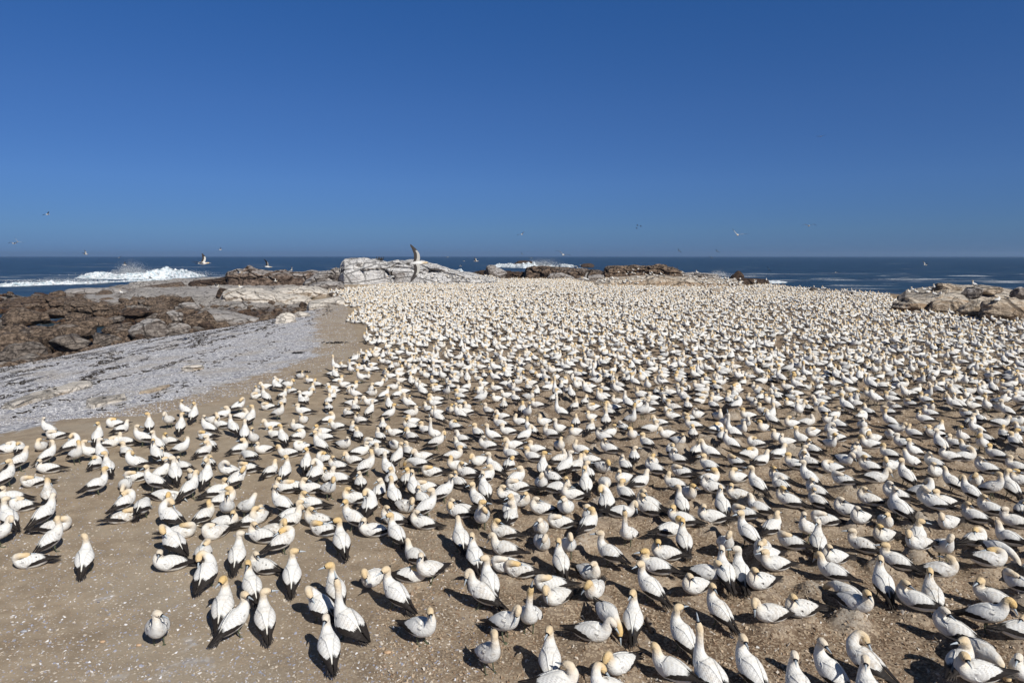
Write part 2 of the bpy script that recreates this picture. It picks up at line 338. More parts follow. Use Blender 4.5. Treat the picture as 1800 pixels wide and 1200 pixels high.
BIRDS += _c(0, 650, [
 (345,405,'U',170,305,350,"leftmost gannet on the shell beach edge with its bill to the left"), (40,550,'T',0,60,520), (140,550,'T',90), (290,530,'L',250,280,465), (400,455,'T',180), (330,590,'U',20,360,515), (500,520,'Q',20,510,470),
 (530,585,'U',340,545,490), (640,570,'U',190,600,480), (685,460,'U',80,680,390,"small gannet with black wings standing apart behind the group, back to the camera"), (770,510,'T',10,770,475), (850,410,'P',20,885,390), (815,375,'T',180), (715,575,'U',150,700,500),
 (760,670,'U',140,725,600), (670,655,'T',60), (890,500,'L',170,845,440), (890,570,'L',150,855,495), (960,640,'Q',190,910,620), (1010,470,'U',180,985,410), (1050,380,'U',120,1030,310),
 (1190,352,'p',230,1155,315,"small hunched gannet standing alone near the shell beach"), (1310,280,'U',170,1285,235), (1360,310,'U',70,1370,250), (1270,390,'U',90,1275,300), (1670,250,'Q',10,1690,200,"gannet standing highest up by the beach with its head bent back"),
 (1110,510,'U',160,1075,440), (1200,495,'L',170,1170,465), (1100,580,'U',150,1080,520), (1270,540,'Q',350,1310,510), (1430,570,'L',30,1425,530), (1470,400,'U',170,1445,365), (1450,460,'T',170),
 (1480,525,'L',150,1440,475), (1490,350,'L',350,1520,310), (1560,310,'L',10,1555,275), (1640,400,'U',150,1615,310), (1560,380,'L',170), (1720,440,'U',100,1715,340), (1690,320,'L',0,1725,290),
 (1760,330,'U',45), (1680,550,'L',20,1690,495), (1760,600,'b',170,1710,560), (1470,650,'T',150,1510,610), (1170,610,'L',160,1150,575), (1290,670,'L',165,1250,635), (1230,720,'U',110,1190,650),
 (1120,715,'U',20,1150,660), (960,745,'T',180,940,740), (1090,775,'U',170,1035,720), (345,685,'L',180,280,660,"low gannet lying with its bright head to the left on bare ground"), (240,780,'T',180,200,765,"gannet lying flat with head tucked, left of the open ground"), (125,640,'p',20,170,590),
 (40,740,'U',30,55,660), (90,885,'L',175,20,840), (160,945,'T',175), (340,870,'p',130,340,780), (310,1005,'p',30,385,950), (675,795,'W',20,735,740,"gannet standing alone in the gap with its long tail to the left"),
 (880,795,'B',280), (880,915,'t',30,880,860), (1370,745,'T',150), (1335,825,'p',30,1390,790), (1450,740,'U',70,1450,685), (1610,695,'Q',190), (1750,685,'T',170,1710,660), (1660,755,'Q',20,1710,720),
 (1520,845,'L',15,1570,800), (1595,955,'U',300,1595,890), (1560,910,'L',10,1570,870), (1730,945,'Q',330,1755,870), (860,1025,'T',10), (1000,955,'b',75,1060,840), (1145,875,'B',0,1060,835), (1200,895,'P',270,1165,860),
 (1195,1015,'Q',150,1190,960), (1435,1015,'L',30,1480,940), (1570,1060,'L',5,1625,1000), (395,1090,'T',0)])
BIRDS += _c(450, 650, [
 (100,705,'P',20,125,655), (205,705,'U',60,215,620), (420,720,'Q',60,415,670), (520,750,'L',170,495,710), (590,755,'L',170,540,700), (770,670,'U',15,810,570,"standing gannet side-on to the right beside an upright one"), (930,685,'U',150,910,580,"alert gannet with a raised bill among sitting ones"),
 (990,605,'U',50,1040,540), (580,670,'L',170,545,620), (355,645,'U',80,345,590), (1150,645,'b',175,1050,620), (1240,715,'T',180,1190,680), (1490,725,'L',170,1450,670), (1570,650,'P',200,1520,670), (1680,675,'U',160,1620,590),
 (1620,760,'L',20,1620,705), (1610,835,'U',130,1595,770), (1430,795,'L',150,1400,730), (735,790,'L',120,710,735), (210,820,'L',170,160,800), (270,815,'T',180), (190,930,'U',165,140,850), (390,825,'L',180,360,780),
 (510,825,'p',350,530,770,"gannet standing with its bill down on its breast left of a sitting pair"), (865,850,'L',60,875,800), (950,770,'L',90,945,700), (970,875,'U',140,945,755), (1060,770,'L',80,1065,710), (1110,825,'U',130,1100,745), (1200,820,'T',180,1160,805),
 (1170,900,'L',150,1155,860), (1310,845,'U',10,1355,780), (1195,950,'U',10,1220,870), (1040,950,'P',350,1060,905), (700,895,'L',180,665,850), (800,930,'Q',60,800,910), (390,930,'L',175,335,890), (1560,905,'U',150,1505,820),
 (1590,1010,'U',250,1600,940), (1440,995,'P',190,1380,1000), (1780,900,'L',180,1770,820), (1780,690,'T',60), (1785,1010,'L',60,1785,960), (240,1015,'L',30,335,940), (20,1025,'L',200,20,960)])
BIRDS += _c(900, 650, [
 (25,775,'L',20,45,710), (215,675,'U',80,225,610), (290,770,'L',160,265,715), (205,790,'p',280,185,845), (450,700,'P',30,470,640), (560,655,'L',180,530,600), (370,675,'U',20,460,575), (520,795,'U',105,515,720),
 (630,705,'P',330,690,715), (655,780,'b',280,660,810), (800,690,'L',150,795,645), (1005,730,'L',165,960,680), (900,805,'P',20,945,765,"gannet sitting with its black tail cocked up to the left"), (790,785,'L',200), (320,855,'L',0,385,790), (430,890,'L',185,390,840),
 (670,935,'Q',70,620,870,"gannet curling its neck left, black tail towards the camera"), (800,895,'L',150,790,830), (965,990,'L',165,930,920), (40,840,'T',180), (40,930,'L',350,80,890), (370,1000,'L',290,350,940), (1200,740,'T',170),
 (1195,935,'U',125,1155,790,"tall gannet with bill pressed to its breast, tail towards the camera"), (1390,695,'L',160,1350,640), (1580,665,'T',160,1565,630), (1380,785,'L',10,1410,730), (1420,845,'L',175,1380,780), (1590,770,'L',190,1585,720), (1725,805,'U',155,1660,740),
 (1600,905,'L',180,1545,850), (1480,950,'U',120,1470,890), (1740,1000,'P',170,1700,930), (1750,665,'P',10,1760,610), (1170,650,'L',165,1130,590), (860,625,'L',90,870,545), (950,545,'L',150), (690,570,'L',170,660,510), (180,565,'L',180)])
BIRDS += _c(1350, 650, [
 (85,775,'L',165,60,700), (90,825,'T',150,110,790), (190,695,'L',170), (290,745,'U',150,200,650), (295,675,'L',165,260,610), (460,715,'T',180,385,690), (345,870,'L',160,295,830), (150,940,'L',170,110,880), (350,945,'L',150,300,890),
 (530,815,'T',170,520,760), (720,705,'L',170,690,660), (750,790,'P',0), (865,690,'P',190,850,640), (975,735,'U',150,925,670), (1070,845,'Q',350,1110,790), (1180,740,'L',190,1200,710), (1300,780,'p',160,1245,760),
 (1460,785,'P',280,1440,800), (1545,710,'L',170,1500,675), (1570,815,'U',350,1590,730,"gannet facing right nose to nose with its partner near the right edge"), (1710,815,'U',140,1700,710,"gannet facing left nose to nose with its partner near the right edge"), (1755,700,'L',170), (1785,790,'L',180,1740,760), (720,935,'L',175,690,870),
 (905,905,'L',170,855,840), (935,985,'U',150,915,890), (1140,1005,'L',165,1110,930), (1240,945,'L',190,1180,910), (1570,1000,'L',165,1530,920), (570,1005,'L',175,540,940), (1785,1000,'T',60), (1370,625,'L',0,1360,560),
 (1285,625,'L',180,1230,590), (1170,680,'L',160,1130,600), (1010,635,'Q',200), (660,620,'L',170,600,560), (860,610,'L',165,780,570), (960,545,'L',170,860,500), (1610,620,'L',165)])
HAND_TOP = lambda px: np.where(px < 445, 0.0, np.interp(px, [445, 520, 900, 1800], [812, 812, 808, 806]))


def ground_hit(px, py, lift=0.0):
    z = 0.0
    for _ in range(7):
        p = at_z(px, py, z + lift); z = float(land_z(np.array([p[0]]), np.array([p[1]]))[0])
    return p[0], p[1], z
placed = []                                  # x, y, pose, heading (radians, world), head px, record number
BODY_H = {'L': .13, 'T': .12, 'P': .13, 'B': .12, 'S': .22, 'U': .25, 't': .24, 'p': .24, 'Q': .25, 'W': .24, 'b': .24}
for i, r in enumerate(BIRDS):
    px, py, pose, hd = r[0], r[1], r[2], r[3]
    x, y, z = ground_hit(px, py, BODY_H[pose])
    # the heading was read off the picture: turn it into a direction on the ground (depth is foreshortened)
    a = math.radians(hd); dist = math.hypot(y, H_CAM); fs = H_CAM / dist
    g = math.atan2(math.sin(a) / max(fs, .35), math.cos(a)) - math.atan2(x, y) * .6
    placed.append([x, y, pose, g, (r[4], r[5]) if len(r) > 4 else None, i, r[6] if len(r) > 6 else None])
NEAR_Y = None
hp = np.array([(p[0], p[1]) for p in placed])

# the rest of the colony: dart throwing over the nesting ground, outside the hand-read area
FARX = [560, 600, 640, 700, 760, 830, 1000, 1060, 1150, 1250, 1300, 1345, 1400, 1560, 1582, 1600, 1650, 1700, 1800, 1900]
FARY = [512, 511, 505, 499, 494, 491, 492, 501, 504, 506, 505, 501, 507, 518, 541, 549, 552, 558, 562, 564]
def in_colony(x, y):
    qx, qy = to_px(np.stack([x, y, np.zeros_like(x)], -1)); far_ok = qy > np.interp(qx, FARX, FARY)
    sd = poly_sd(x, y, PL)
    edge = x - NX(y) + .9 * vnoise(x * .35, y * .35, s=5) * np.clip(y / 25, .5, 2)
    ok = (edge > .3) & (sd > .8) & far_ok
    return ok
crowd = []
def throw():
    cell = .55; occ = {}
    def key(x, y): return (int(math.floor(x / cell)), int(math.floor(y / cell)))
    for (x, y) in hp: occ.setdefault(key(x, y), []).append((x, y))
    N = 420000
    u = RNG.random(N); yy = np.sqrt(9.0**2 + u * (160.0**2 - 9.0**2)); xx = (RNG.random(N) * 2 - 1) * (yy * .84 + 2.0)
    px, py = to_px(np.stack([xx, yy, np.zeros(N)], 1))
    m = in_colony(xx, yy) & ((py < HAND_TOP(px)) | (px > 1812) | (px < -14) | ((px > 640) & (py < 900)) | ((px > 560) & (py < 985)) | ((px > 720) & (py < 1045)))
    gap = fbm(xx * .13, yy * .10, s=44, oct=4) * 1.3
    for x, y, gp in zip(xx[m], yy[m], gap[m]):
        r = .475 + .36 * max(gp - .06, 0) + (.05 if y < 20 else 0)
        if y < 17: r = .54
        k = key(x, y); bad = False
        for dx in (-2, -1, 0, 1, 2):
            for dy in (-2, -1, 0, 1, 2):
                for q in occ.get((k[0] + dx, k[1] + dy), ()):
                    if (q[0] - x)**2 + (q[1] - y)**2 < r * r: bad = True; break
                if bad: break
            if bad: break
        if not bad:
            occ.setdefault(k, []).append((x, y)); crowd.append((x, y))
throw()
# the nearer of these stand beside the hand-read birds and are birds of their own too
PM = ['L'] * 48 + ['U'] * 13 + ['T'] * 12 + ['P'] * 14 + ['W'] * 3 + ['Q'] * 3 + ['p'] * 3 + ['S'] * 2
rf = np.random.default_rng(77); rest = []
for (x, y) in crowd:
    qx, qy = to_px(np.array([x, y, .15]))
    if y < 19 and 0 < qx < 1800 and qy < 1210:
        g = math.radians(160 + rf.normal() * 48) if rf.random() < .6 else rf.random() * 6.283; fs = H_CAM / math.hypot(y, H_CAM)
        a = math.degrees(math.atan2(math.sin(g) * fs, math.cos(g))) % 360; ps = PM[rf.integers(len(PM))]
        BIRDS.append((float(qx), float(qy), ps, a, None, None, None)); placed.append([x, y, ps, g, None, len(BIRDS) - 1, None])
    else: rest.append((x, y))
crowd = rest
print("crowd", len(crowd), "hand", len(placed))

# ------------------------------------------------------------------ ground sheet
def fan_sheet(y0, y1, g, t0, t1, m):
    ys = [y0]
    while ys[-1] < y1: ys.append(ys[-1] * (1 + g) )
    ys = np.array(ys); t = np.linspace(t0, t1, m)
    Y = np.repeat(ys[:, None], m, 1); X = (ys[:, None] + 4) * t[None]
    return X, Y, ys, t
X, Y, ys, tt = fan_sheet(4.5, 175, .0048, -1.15, 1.15, 620)
Z = land_z(X, Y)
AL = np.zeros_like(Z)
def stamp(pts, amp, rad, ymax, al=.35):
    for (x, y) in pts:
        if y > ymax: continue
        i0 = np.searchsorted(ys, y - rad * 2.2); i1 = np.searchsorted(ys, y + rad * 2.2)
        j0 = np.searchsorted(tt, (x - rad * 2.4) / (y + 4)) ; j1 = np.searchsorted(tt, (x + rad * 2.4) / (y + 4)) + 1
        if i1 <= i0 or j1 <= j0: continue
        d = np.hypot(X[i0:i1, j0:j1] - x, Y[i0:i1, j0:j1] - y) / rad
        AL[i0:i1, j0:j1] = np.maximum(AL[i0:i1, j0:j1], np.exp(-d**4 * .7) * al)
        Z[i0:i1, j0:j1] += amp * np.exp(-d**4 * .9) * (1 + .35 * vnoise(X[i0:i1, j0:j1] * 9, Y[i0:i1, j0:j1] * 9, s=8))
moundk = lambda x, y: float(sstep(-3.0, 2.0, x + (y - 12) * .10)) if y < 60 else .8
MND = {}
for q in [(p[0], p[1]) for p in placed if p[2] in 'LTPB'] + [c for c in crowd if c[1] < 70]:
    a = .10 * moundk(*q) * (.6 + .6 * RNG.random())
    MND[(round(q[0], 3), round(q[1], 3))] = a * .8
    stamp([q], a, .24, 70)
extra = []
for _ in range(420):                         # empty nest mounds between the birds
    y = math.sqrt(8**2 + RNG.random() * (45**2 - 8**2)); x = RNG.random() * (y * .8 + 2)
    if x > -1: extra.append((x, y)); stamp([(x, y)], .09 + .07 * RNG.random(), .17 + .06 * RNG.random(), 70, .95)
# zones: shell beach, trodden nesting soil, weed
fx, nx = FX(Y), NX(Y)
shell = sstep(0, 1, np.clip((nx - X - .1 - Y * .018) / 3.4, 0, 1)) * (1 - sstep(62, 76, Y))
corner = sstep(9.5, 7.0, Y + (X + 4) * .55 - 0.0) * .20 * (X < 1)      # thin scatter of shell in the near left corner
shell = np.maximum(shell, corner)
nestz = sstep(-5.5, 2.5, X + (Y - 9) * .16) * (1 - sstep(0, 1, np.clip((nx - X) / .8, 0, 1)))
nestz = np.clip(nestz * (.85 + .5 * fbm(X * .5, Y * .5, s=21)), 0, 1)
wr = sstep(.15, .9, np.clip((nx - X) / np.maximum(nx - fx, .5), 0, 1.2)) * (1 - sstep(60, 72, Y))
colr = np.stack([shell, nestz, wr, AL], -1).reshape(-1, 4)
V = np.stack([X, Y, Z], -1).reshape(-1, 3)
g = link("ground", mesh_np("ground", V, grid_faces(*X.shape), col=colr), [M_GROUND]); tag(g, kind="structure")
bx, by = np.meshgrid(np.linspace(-30, 80, 60), np.linspace(-30, 4.52, 30)); bz = land_z(bx, by)
bc = np.stack([bx * 0, sstep(-5.5, 2.5, bx), bx * 0, bx * 0 + 1], -1).reshape(-1, 4)
g2 = link("ground", mesh_np("ground_behind", np.stack([bx, by, bz - .004], -1).reshape(-1, 3), grid_faces(30, 60), col=bc), [M_GROUND]); tag(g2, kind="structure")
GZ_ys, GZ_t, GZ = ys, tt, Z
def gz(x, y):
    i = min(max(np.searchsorted(GZ_ys, y) , 1), len(GZ_ys) - 1); j = min(max(int(np.searchsorted(GZ_t, x / (y + 4))), 1), len(GZ_t) - 1)
    fi = (y - GZ_ys[i-1]) / (GZ_ys[i] - GZ_ys[i-1]); fj = (x / (y + 4) - GZ_t[j-1]) / (GZ_t[j] - GZ_t[j-1])
    fi = min(max(fi, 0), 1); fj = min(max(fj, 0), 1)
    return float((1-fi)*((1-fj)*GZ[i-1, j-1] + fj*GZ[i-1, j]) + fi*((1-fj)*GZ[i, j-1] + fj*GZ[i, j]))

# ------------------------------------------------------------------ sea
def m_sea():
    k = NT("sea_water"); P = k.co("Pos"); y = k.xyz(P)[1]; x = k.xyz(P)[0]
    Pw = k.co("Pos", (.5, 1.3, 1), (0, 0, math.radians(6)))
    w1 = k.noise(Pw, .10, 8, .66); w2 = k.noise(Pw, .9, 6, .7)
    c = k.mix(k.ramp(w1, .35, .65), (.008, .020, .034), (.026, .054, .076))
    c = k.mix(k.ramp(w2, .45, .75, 0, .5), c, (.05, .085, .11)); c = k.mix(k.ramp(k.noise(k.co('Pos', (.35, 1.2, 1)), .16, 8, .72), .655, .69, 0, .75), c, (.62, .67, .72))
    shallow = k.math('MULTIPLY', k.ramp(y, 60, 150, 1, 0), k.ramp(x, -10, 0, 1, 0))
    c = k.mix(k.math('MULTIPLY', shallow, .35), c, (.03, .06, .06))
    # drifting lines of foam, long across the swell
    Pf = k.co("Pos", (.16, 1.0, 1), (0, 0, math.radians(-1)))
    f = k.noise(Pf, .030, 8, .62, .5); fz = k.math('MULTIPLY', k.ramp(y, 110, 170), k.ramp(y, 420, 900, 1, .0))
    near = k.ramp(k.noise(k.co("Pos", (.5, 1, 1)), .06, 9, .72, .6), .52, .62)
    surf = k.math('MULTIPLY', near, k.ramp(y, 230, 330, 1, 0))
    surf = k.math('MULTIPLY', surf, k.ramp(k.noise(P, 1.2, 4, .7), .35, .55))
    m = k.math('MAXIMUM', k.math('MULTIPLY', k.math('MULTIPLY', k.math('MULTIPLY', k.ramp(f, .575, .64), fz), k.ramp(k.noise(k.co('Pos', (.5, 1, 1)), .02, 7, .7, .8), .44, .60)), .65), k.math('MULTIPLY', surf, .75))
    c = k.mix(m, c, (.72, .76, .80))
    h = k.math('ADD', k.math('MULTIPLY', w1, 7.0), k.math('MULTIPLY', w2, .8))
    return k.fin(c, k.ramp(m, 0, 1, .30, .8), k.bump(h, .7, .5), .22)
M_SEA = m_sea()
Xs, Ys, _, _ = fan_sheet(20, 9000, .016, -2.2, 2.2, 300)
Zs = SEA_Z + .28 * fbm(Xs * .05, Ys * .11, s=60, oct=3) * sstep(60, 160, Ys)
sea = link("sea", mesh_np("sea", np.stack([Xs, Ys, Zs], -1).reshape(-1, 3), grid_faces(*Xs.shape)), [M_SEA]); tag(sea, kind="structure")
def m_foam():
    k = NT("sea_foam"); P = k.co("Pos"); n = k.noise(P, .8, 6, .7); n2 = k.noise(P, 3.0, 4, .7)
    z = k.xyz(P)[2]
    c = k.mix(k.ramp(n, .36, .60), (.40, .50, .55), (.80, .82, .84))
    k.fin(c, .9, k.bump(k.math('ADD', n, k.math('MULTIPLY', n2, .4)), .6, .3), .1)
    hole = k.ramp(k.math('ADD', k.noise(k.co('Pos', (.6, 1, 1.6)), .75, 7, .75), k.math('MULTIPLY', k.math('SUBTRACT', n2, .5), .25)), .33, .50); tr = k.n("ShaderNodeBsdfTransparent"); mx = k.n("ShaderNodeMixShader")
    k.l(hole, mx.inputs[0]); k.l(tr.outputs[0], mx.inputs[1]); k.l(k.p.outputs[0], mx.inputs[2]); k.l(mx.outputs[0], k.out.inputs[0]); return k.m
def m_swell():
    k = NT("green_swell"); P = k.co("Pos"); n = k.noise(P, .3, 6, .7)
    return k.fin(k.mix(k.ramp(n, .3, .7), (.012, .05, .075), (.03, .10, .11)), .7, k.bump(n, .5, .4), .2)
M_FOAM, M_SWELL = m_foam(), m_swell()
def m_spray():
    k = NT("flying_spray"); d = k.n("ShaderNodeBsdfDiffuse"); t = k.n("ShaderNodeBsdfTranslucent"); m = k.n("ShaderNodeMixShader")
    d.inputs[0].default_value = (.92, .94, .95, 1); t.inputs[0].default_value = (.92, .94, .95, 1); m.inputs[0].default_value = .5
    k.l(d.outputs[0], m.inputs[1]); k.l(t.outputs[0], m.inputs[2]); k.l(m.outputs[0], k.out.inputs[0]); return k.m
M_SPRAY = m_spray()
def wave(name, pts, depth, mat, rough, seed, kind="structure", label=None, sz=.6):
    """pts: (px, py_base, height px) along the wave; a ridge of lumpy water standing on the sea"""
    n = 420; m = 60
    P = []
    for (px, pyb, hp_) in pts:
        p = at_z(px, pyb, SEA_Z); P.append((p[0], p[1], hp_ * p[1] / F_PX))
    P = np.array(P); s = np.linspace(0, len(P) - 1, n)
    cx, cy, hh = (np.interp(s, np.arange(len(P)), P[:, i]) for i in range(3))
    hh = hh * .80 * (.35 + .65 * sstep(-.35, .15, vnoise(cx * .11, cy * .1, s=seed + 9))) * (1 + .30 * vnoise(cx * .16, cy * .1, s=seed) + .22 * vnoise(cx * .6, cy * .1, s=seed + 1))
    end = sstep(0, .16, s / s[-1]) * sstep(0, .16, 1 - s / s[-1])
    v = np.linspace(0, 1, m)
    prof = np.sin(np.pi * np.clip(v, 0, 1) ** .62) ** 1.1
    Z = SEA_Z - .15 + (hh * end)[:, None] * prof[None]
    Yv = cy[:, None] + depth * v[None]; Xv = np.repeat(cx[:, None], m, 1)
    d = .9 * rough * prof[None] * end[:, None]
    Z = Z + d * (fbm(Xv * sz, Yv * sz, Z * sz, s=seed, oct=5, gain=.7) + .35 * np.abs(vnoise(Xv * 1.7, Yv * 1.2, Z * 0, s=seed + 3))); Yv = Yv + d * 1.5 * fbm(Xv * sz, Yv * sz, Z * sz, s=seed + 5, oct=4) 
    o = link(name, mesh_np(name, np.stack([Xv, Yv, Z], -1).reshape(-1, 3), grid_faces(n, m)[:, ::-1]), [mat])
    return tag(o, label, kind=kind)
wave("breaking_wave", [(-160, 506, 14), (-60, 505, 16), (40, 502, 15), (100, 500, 13), (150, 499, 9)], 16, M_FOAM, 1.0, 71)
wave("breaking_wave", [(118, 489, 16), (150, 490, 16), (190, 491, 20), (215, 491, 24), (240, 491, 19), (290, 490, 18), (332, 488, 14)], 26, M_FOAM, 1.4, 82)
wave("breaking_wave", [(140, 500, 5), (190, 497, 5), (240, 494, 4), (330, 492, 3)], 12, M_FOAM, .5, 83)
#wave("swell", [(-200, 494, 8), (-60, 490, 12), (40, 484, 13), (100, 481, 13), (150, 482, 10)], 40, M_SWELL, .35, 90, sz=.12)
wave("breaking_wave", [(855, 470, 5), (880, 470, 8), (920, 471, 7), (950, 471, 12), (980, 471, 9), (1010, 472, 5), (1045, 476, 3)], 30, M_FOAM, 1.6, 84)
wave("breaking_wave", [(760, 476, 3), (790, 477, 5), (803, 477, 6), (815, 478, 3)], 16, M_FOAM, .8, 85)
wave("breaking_wave", [(1262, 492, 10), (1275, 492, 13), (1284, 492, 8)], 8, M_FOAM, .8, 86)
wave("breaking_wave", [(1352, 497, 2), (1370, 497, 3), (1392, 496, 2)], 14, M_FOAM, .4, 87)
# spray thrown up where the breakers hit: a loose cloud of drops
def spray(px, pyb, w, h, n, seed, lab):
    r = np.random.default_rng(seed); p = at_z(px, pyb, SEA_Z); S = p[1] / F_PX
    Vv, Tt = [], []
    for i in range(n):
        u = r.normal() * .38; hgt = abs(r.normal()) * .55 * math.exp(-u * u * 1.6)
        lean = hgt * .25
        c = np.array([p[0] + (u + lean) * w * S, p[1] + 8 + r.normal() * 2.5, SEA_Z + .4 + hgt * h * S])
        s = (.16 + .30 * r.random()) * (1.3 - min(hgt, 1)) * S * 5
        a = r.normal(size=(4, 3)); a /= np.linalg.norm(a, axis=1)[:, None]
        b = len(Vv); Vv += list(c + a * s * .5); Tt += [(b, b+1, b+2), (b, b+2, b+3), (b, b+3, b+1), (b+1, b+3, b+2)]
    o = link("spray", mesh_np("spray", Vv, None, Tt), [M_SPRAY]); tag(o, "white spray " + lab, "spray", kind="stuff")
spray(205, 486, 34, 30, 2200, 3, 'thrown up above the big breaker at the left'); spray(235, 487, 130, 15, 3000, 13, 'torn off the crest along the big breaker at the left'); spray(60, 500, 110, 9, 1800, 14, 'along the nearer breaker at the left edge'); spray(948, 468, 44, 14, 1500, 4, 'drifting right of the dark sea rock'); spray(1272, 488, 22, 12, 700, 5, 'in the surf gap beside the upright dark boulder'); spray(900, 469, 30, 6, 500, 6, 'low over the surf left of the dark sea rock')
# ------------------------------------------------------------------ rocky shore on the left
shelf_poly = [(-19, -6)] + [(-19.2, 8)] + [(a + 1.1, b) for a, b in foot[2:]] + [P2(560, 520), P2(575, 503), P2(604, 492), P2(620, 480, -2.4),
              P2(480, 478, -2.4), P2(400, 481, -2.4), P2(375, 488, -2.4), P2(335, 500, -2.4), P2(300, 500, -2.4), P2(150, 512, -2.4), P2(30, 528, -2.4), P2(-150, 530, -2.4), P2(-700, 560, -2.4), (-90, 20), (-60, -20)]
SHP = np.array(shelf_poly)
def shelf_z(X, Y):
    sd = poly_sd(X, Y, SHP)
    Xr = X * .94 - Y * .34; Yr = X * .34 + Y * .94
    wx = X + 1.2 * vnoise(X * .3, Y * .3, s=1); wy = Y + 1.2 * vnoise(X * .3, Y * .3, s=2)
    Z = np.full(X.shape, -9.)
    # far up the shore the rock is a broad sloping platform; near the beach foot it breaks into boulders
    plat = np.clip(fbm(X * .030, Y * .030, s=33, oct=3) * .9 + (Y - 52) / 60 + (X + 52) / 90, -0.8, 1.2)
    px, py = to_px(np.stack([X, Y, np.full(X.shape, -1.8)], -1))
    grey = sstep(150, 260, px) * sstep(560, 540, py)                 # the pale upper platform
    pool = sstep(.30, .55, vnoise(X * .07 + 3, Y * .10 + 1.5, s=77)) * (1 - grey) * sstep(36, 44, Y) 
    low = sstep(240, 180, px) * sstep(540, 552, py) * sstep(610, 600, py)
    base = -1.95 - .30 * low - .25 * (1 - grey) * sstep(0, 9, FX(Y) - X) + 1.0 * grey + .5 * fbm(X * .05, Y * .05, s=35) - 1.2 * pool
    for (qx, qy, qw, qh) in ((15, 584, 85, 14), (62, 561, 18, 12), (98, 552, 18, 10), (158, 574, 42, 12), (60, 599, 16, 6)):
        dd = ((px - qx) / qw)**2 + ((py - qy) / qh)**2; base = base - 1.3 * sstep(1.5, .6, dd)
    for (cs, amp, sd_, st) in ((6.5, .85, 5, 1.7), (2.7, .50, 6, 1.35), (1.1, .20, 7, 1.2)):
        f1, e, h, ox, oy = cells((wx * .94 - wy * .34) / cs / st, (wx * .34 + wy * .94) / cs, s=sd_)
        a1 = (h * 7.77 % 1 - .5) * 1.1; a2 = (h * 3.33 % 1 - .35) * .9
        k = (1 - .62 * grey) if cs < 6 else 1 - .35 * grey
        blk = (h - .5) * amp + (ox * a1 + oy * a2) * amp * .9
        Z = blk * k - .75 * amp * np.exp(-(e / .09)**2) * (1 - .45 * grey) if cs > 6 else Z + blk * k - .75 * amp * np.exp(-(e / .10)**2) * (1 - .5 * grey) * k
    Z = Z * (1 - .45 * low); Z = base + Z + .10 * fbm(X * .9, Y * .9, s=9, oct=4) + .05 * fbm(X * 3, Y * 3, s=10, oct=3)
    nearb = 0                                        # dip under the beach at the edge
    Z = Z - sstep(2.6, 0, sd) * 2.4 - sstep(0, -6, sd) * 4
    return Z
Xr_, Yr_, _, _ = fan_sheet(16, 185, .0050, -1.12, -.20, 620)
Zr = shelf_z(Xr_, Yr_)
px_, py_ = to_px(np.stack([Xr_, Yr_, np.full(Xr_.shape, -1.8)], -1))
pale_ = sstep(140, 260, px_ + 40 * fbm(Xr_ * .1, Yr_ * .1, s=91)) * sstep(558, 535, py_ + 14 * fbm(Xr_ * .2, Yr_ * .2, s=92)); pale_ = np.maximum(pale_, np.maximum(sstep(330, 420, px_) * .8, sstep(170, 290, px_ + 60 * fbm(Xr_ * .15, Yr_ * .15, s=95)) * .6))
pcol = np.stack([pale_, pale_ * 0, pale_ * 0, pale_ * 0 + 1], -1).reshape(-1, 4)
shelf = link("rocky_shore", mesh_np("rocky_shore", np.stack([Xr_, Yr_, Zr], -1).reshape(-1, 3), grid_faces(*Xr_.shape), col=pcol), [M_SHELF]); tag(shelf, kind="structure")

OUTC = []                                      # solid rocks that birds may stand on (for placing them)
def ico(sub):
    import bmesh
    bm = bmesh.new(); bmesh.ops.create_icosphere(bm, subdivisions=sub, radius=1.0)
    V = np.array([v.co[:] for v in bm.verts]); T = np.array([[v.index for v in f.verts] for f in bm.faces]); bm.free(); return V, T
ICO = {k: ico(k) for k in (3, 4, 5)}
def boulder(px, py_base, wpx, hpx, mat, label, depth=.8, seed=0, sub=4, zb=None, tilt=0.0, cuts=14, group=None, name="boulder", rough=1.0, sink=.18):
    r = np.random.default_rng(seed + 1000); z0 = -1.7 if zb is None else zb
    p = at_z(px, py_base, z0); S = np.linalg.norm(p - np.array([0, 0, H_CAM])) / F_PX
    w, h = wpx * S / 2, hpx * S
    V, T = ICO[sub]; V = V.copy()
    for _ in range(cuts):
        n = r.normal(size=3); n /= np.linalg.norm(n); d = .62 + .28 * r.random()
        V -= np.clip(V @ n - d, 0, None)[:, None] * n * .92
    V /= np.abs(V).max(0)
    o3 = r.random(3) * 50
    Nn = fbm(V[:, 0] * 1.3 + o3[0], V[:, 1] * 1.3 + o3[1], V[:, 2] * 1.3 + o3[2], s=seed, oct=5, gain=.55)
    strata = vnoise(V[:, 0] * .6 + o3[0], V[:, 1] * .6, V[:, 2] * 5 + o3[2], s=seed + 3)
    V = V * (1 + rough * (.20 * Nn + .05 * strata))[:, None]
    V[:, 2] = np.where(V[:, 2] < 0, V[:, 2] * .7, V[:, 2])
    V *= np.array([w, max(w * depth, h * .5), h / (1 - sink) * .62]); a = math.radians(tilt)
    V = np.stack([V[:, 0] * math.cos(a) - V[:, 2] * math.sin(a), V[:, 1], V[:, 0] * math.sin(a) + V[:, 2] * math.cos(a)], -1)
    rz = r.normal() * .25; V = np.stack([V[:, 0] * math.cos(rz) - V[:, 1] * math.sin(rz), V[:, 0] * math.sin(rz) + V[:, 1] * math.cos(rz), V[:, 2]], -1)
    top = V[:, 2].max(); off = h - top
    o = link(name, mesh_np(name, V, None, T), [mat]); o.location = (p[0], p[1] + w * depth * .6, z0 + off)
    tag(o, label, "rock", group)
    OUTC.append(o); return o
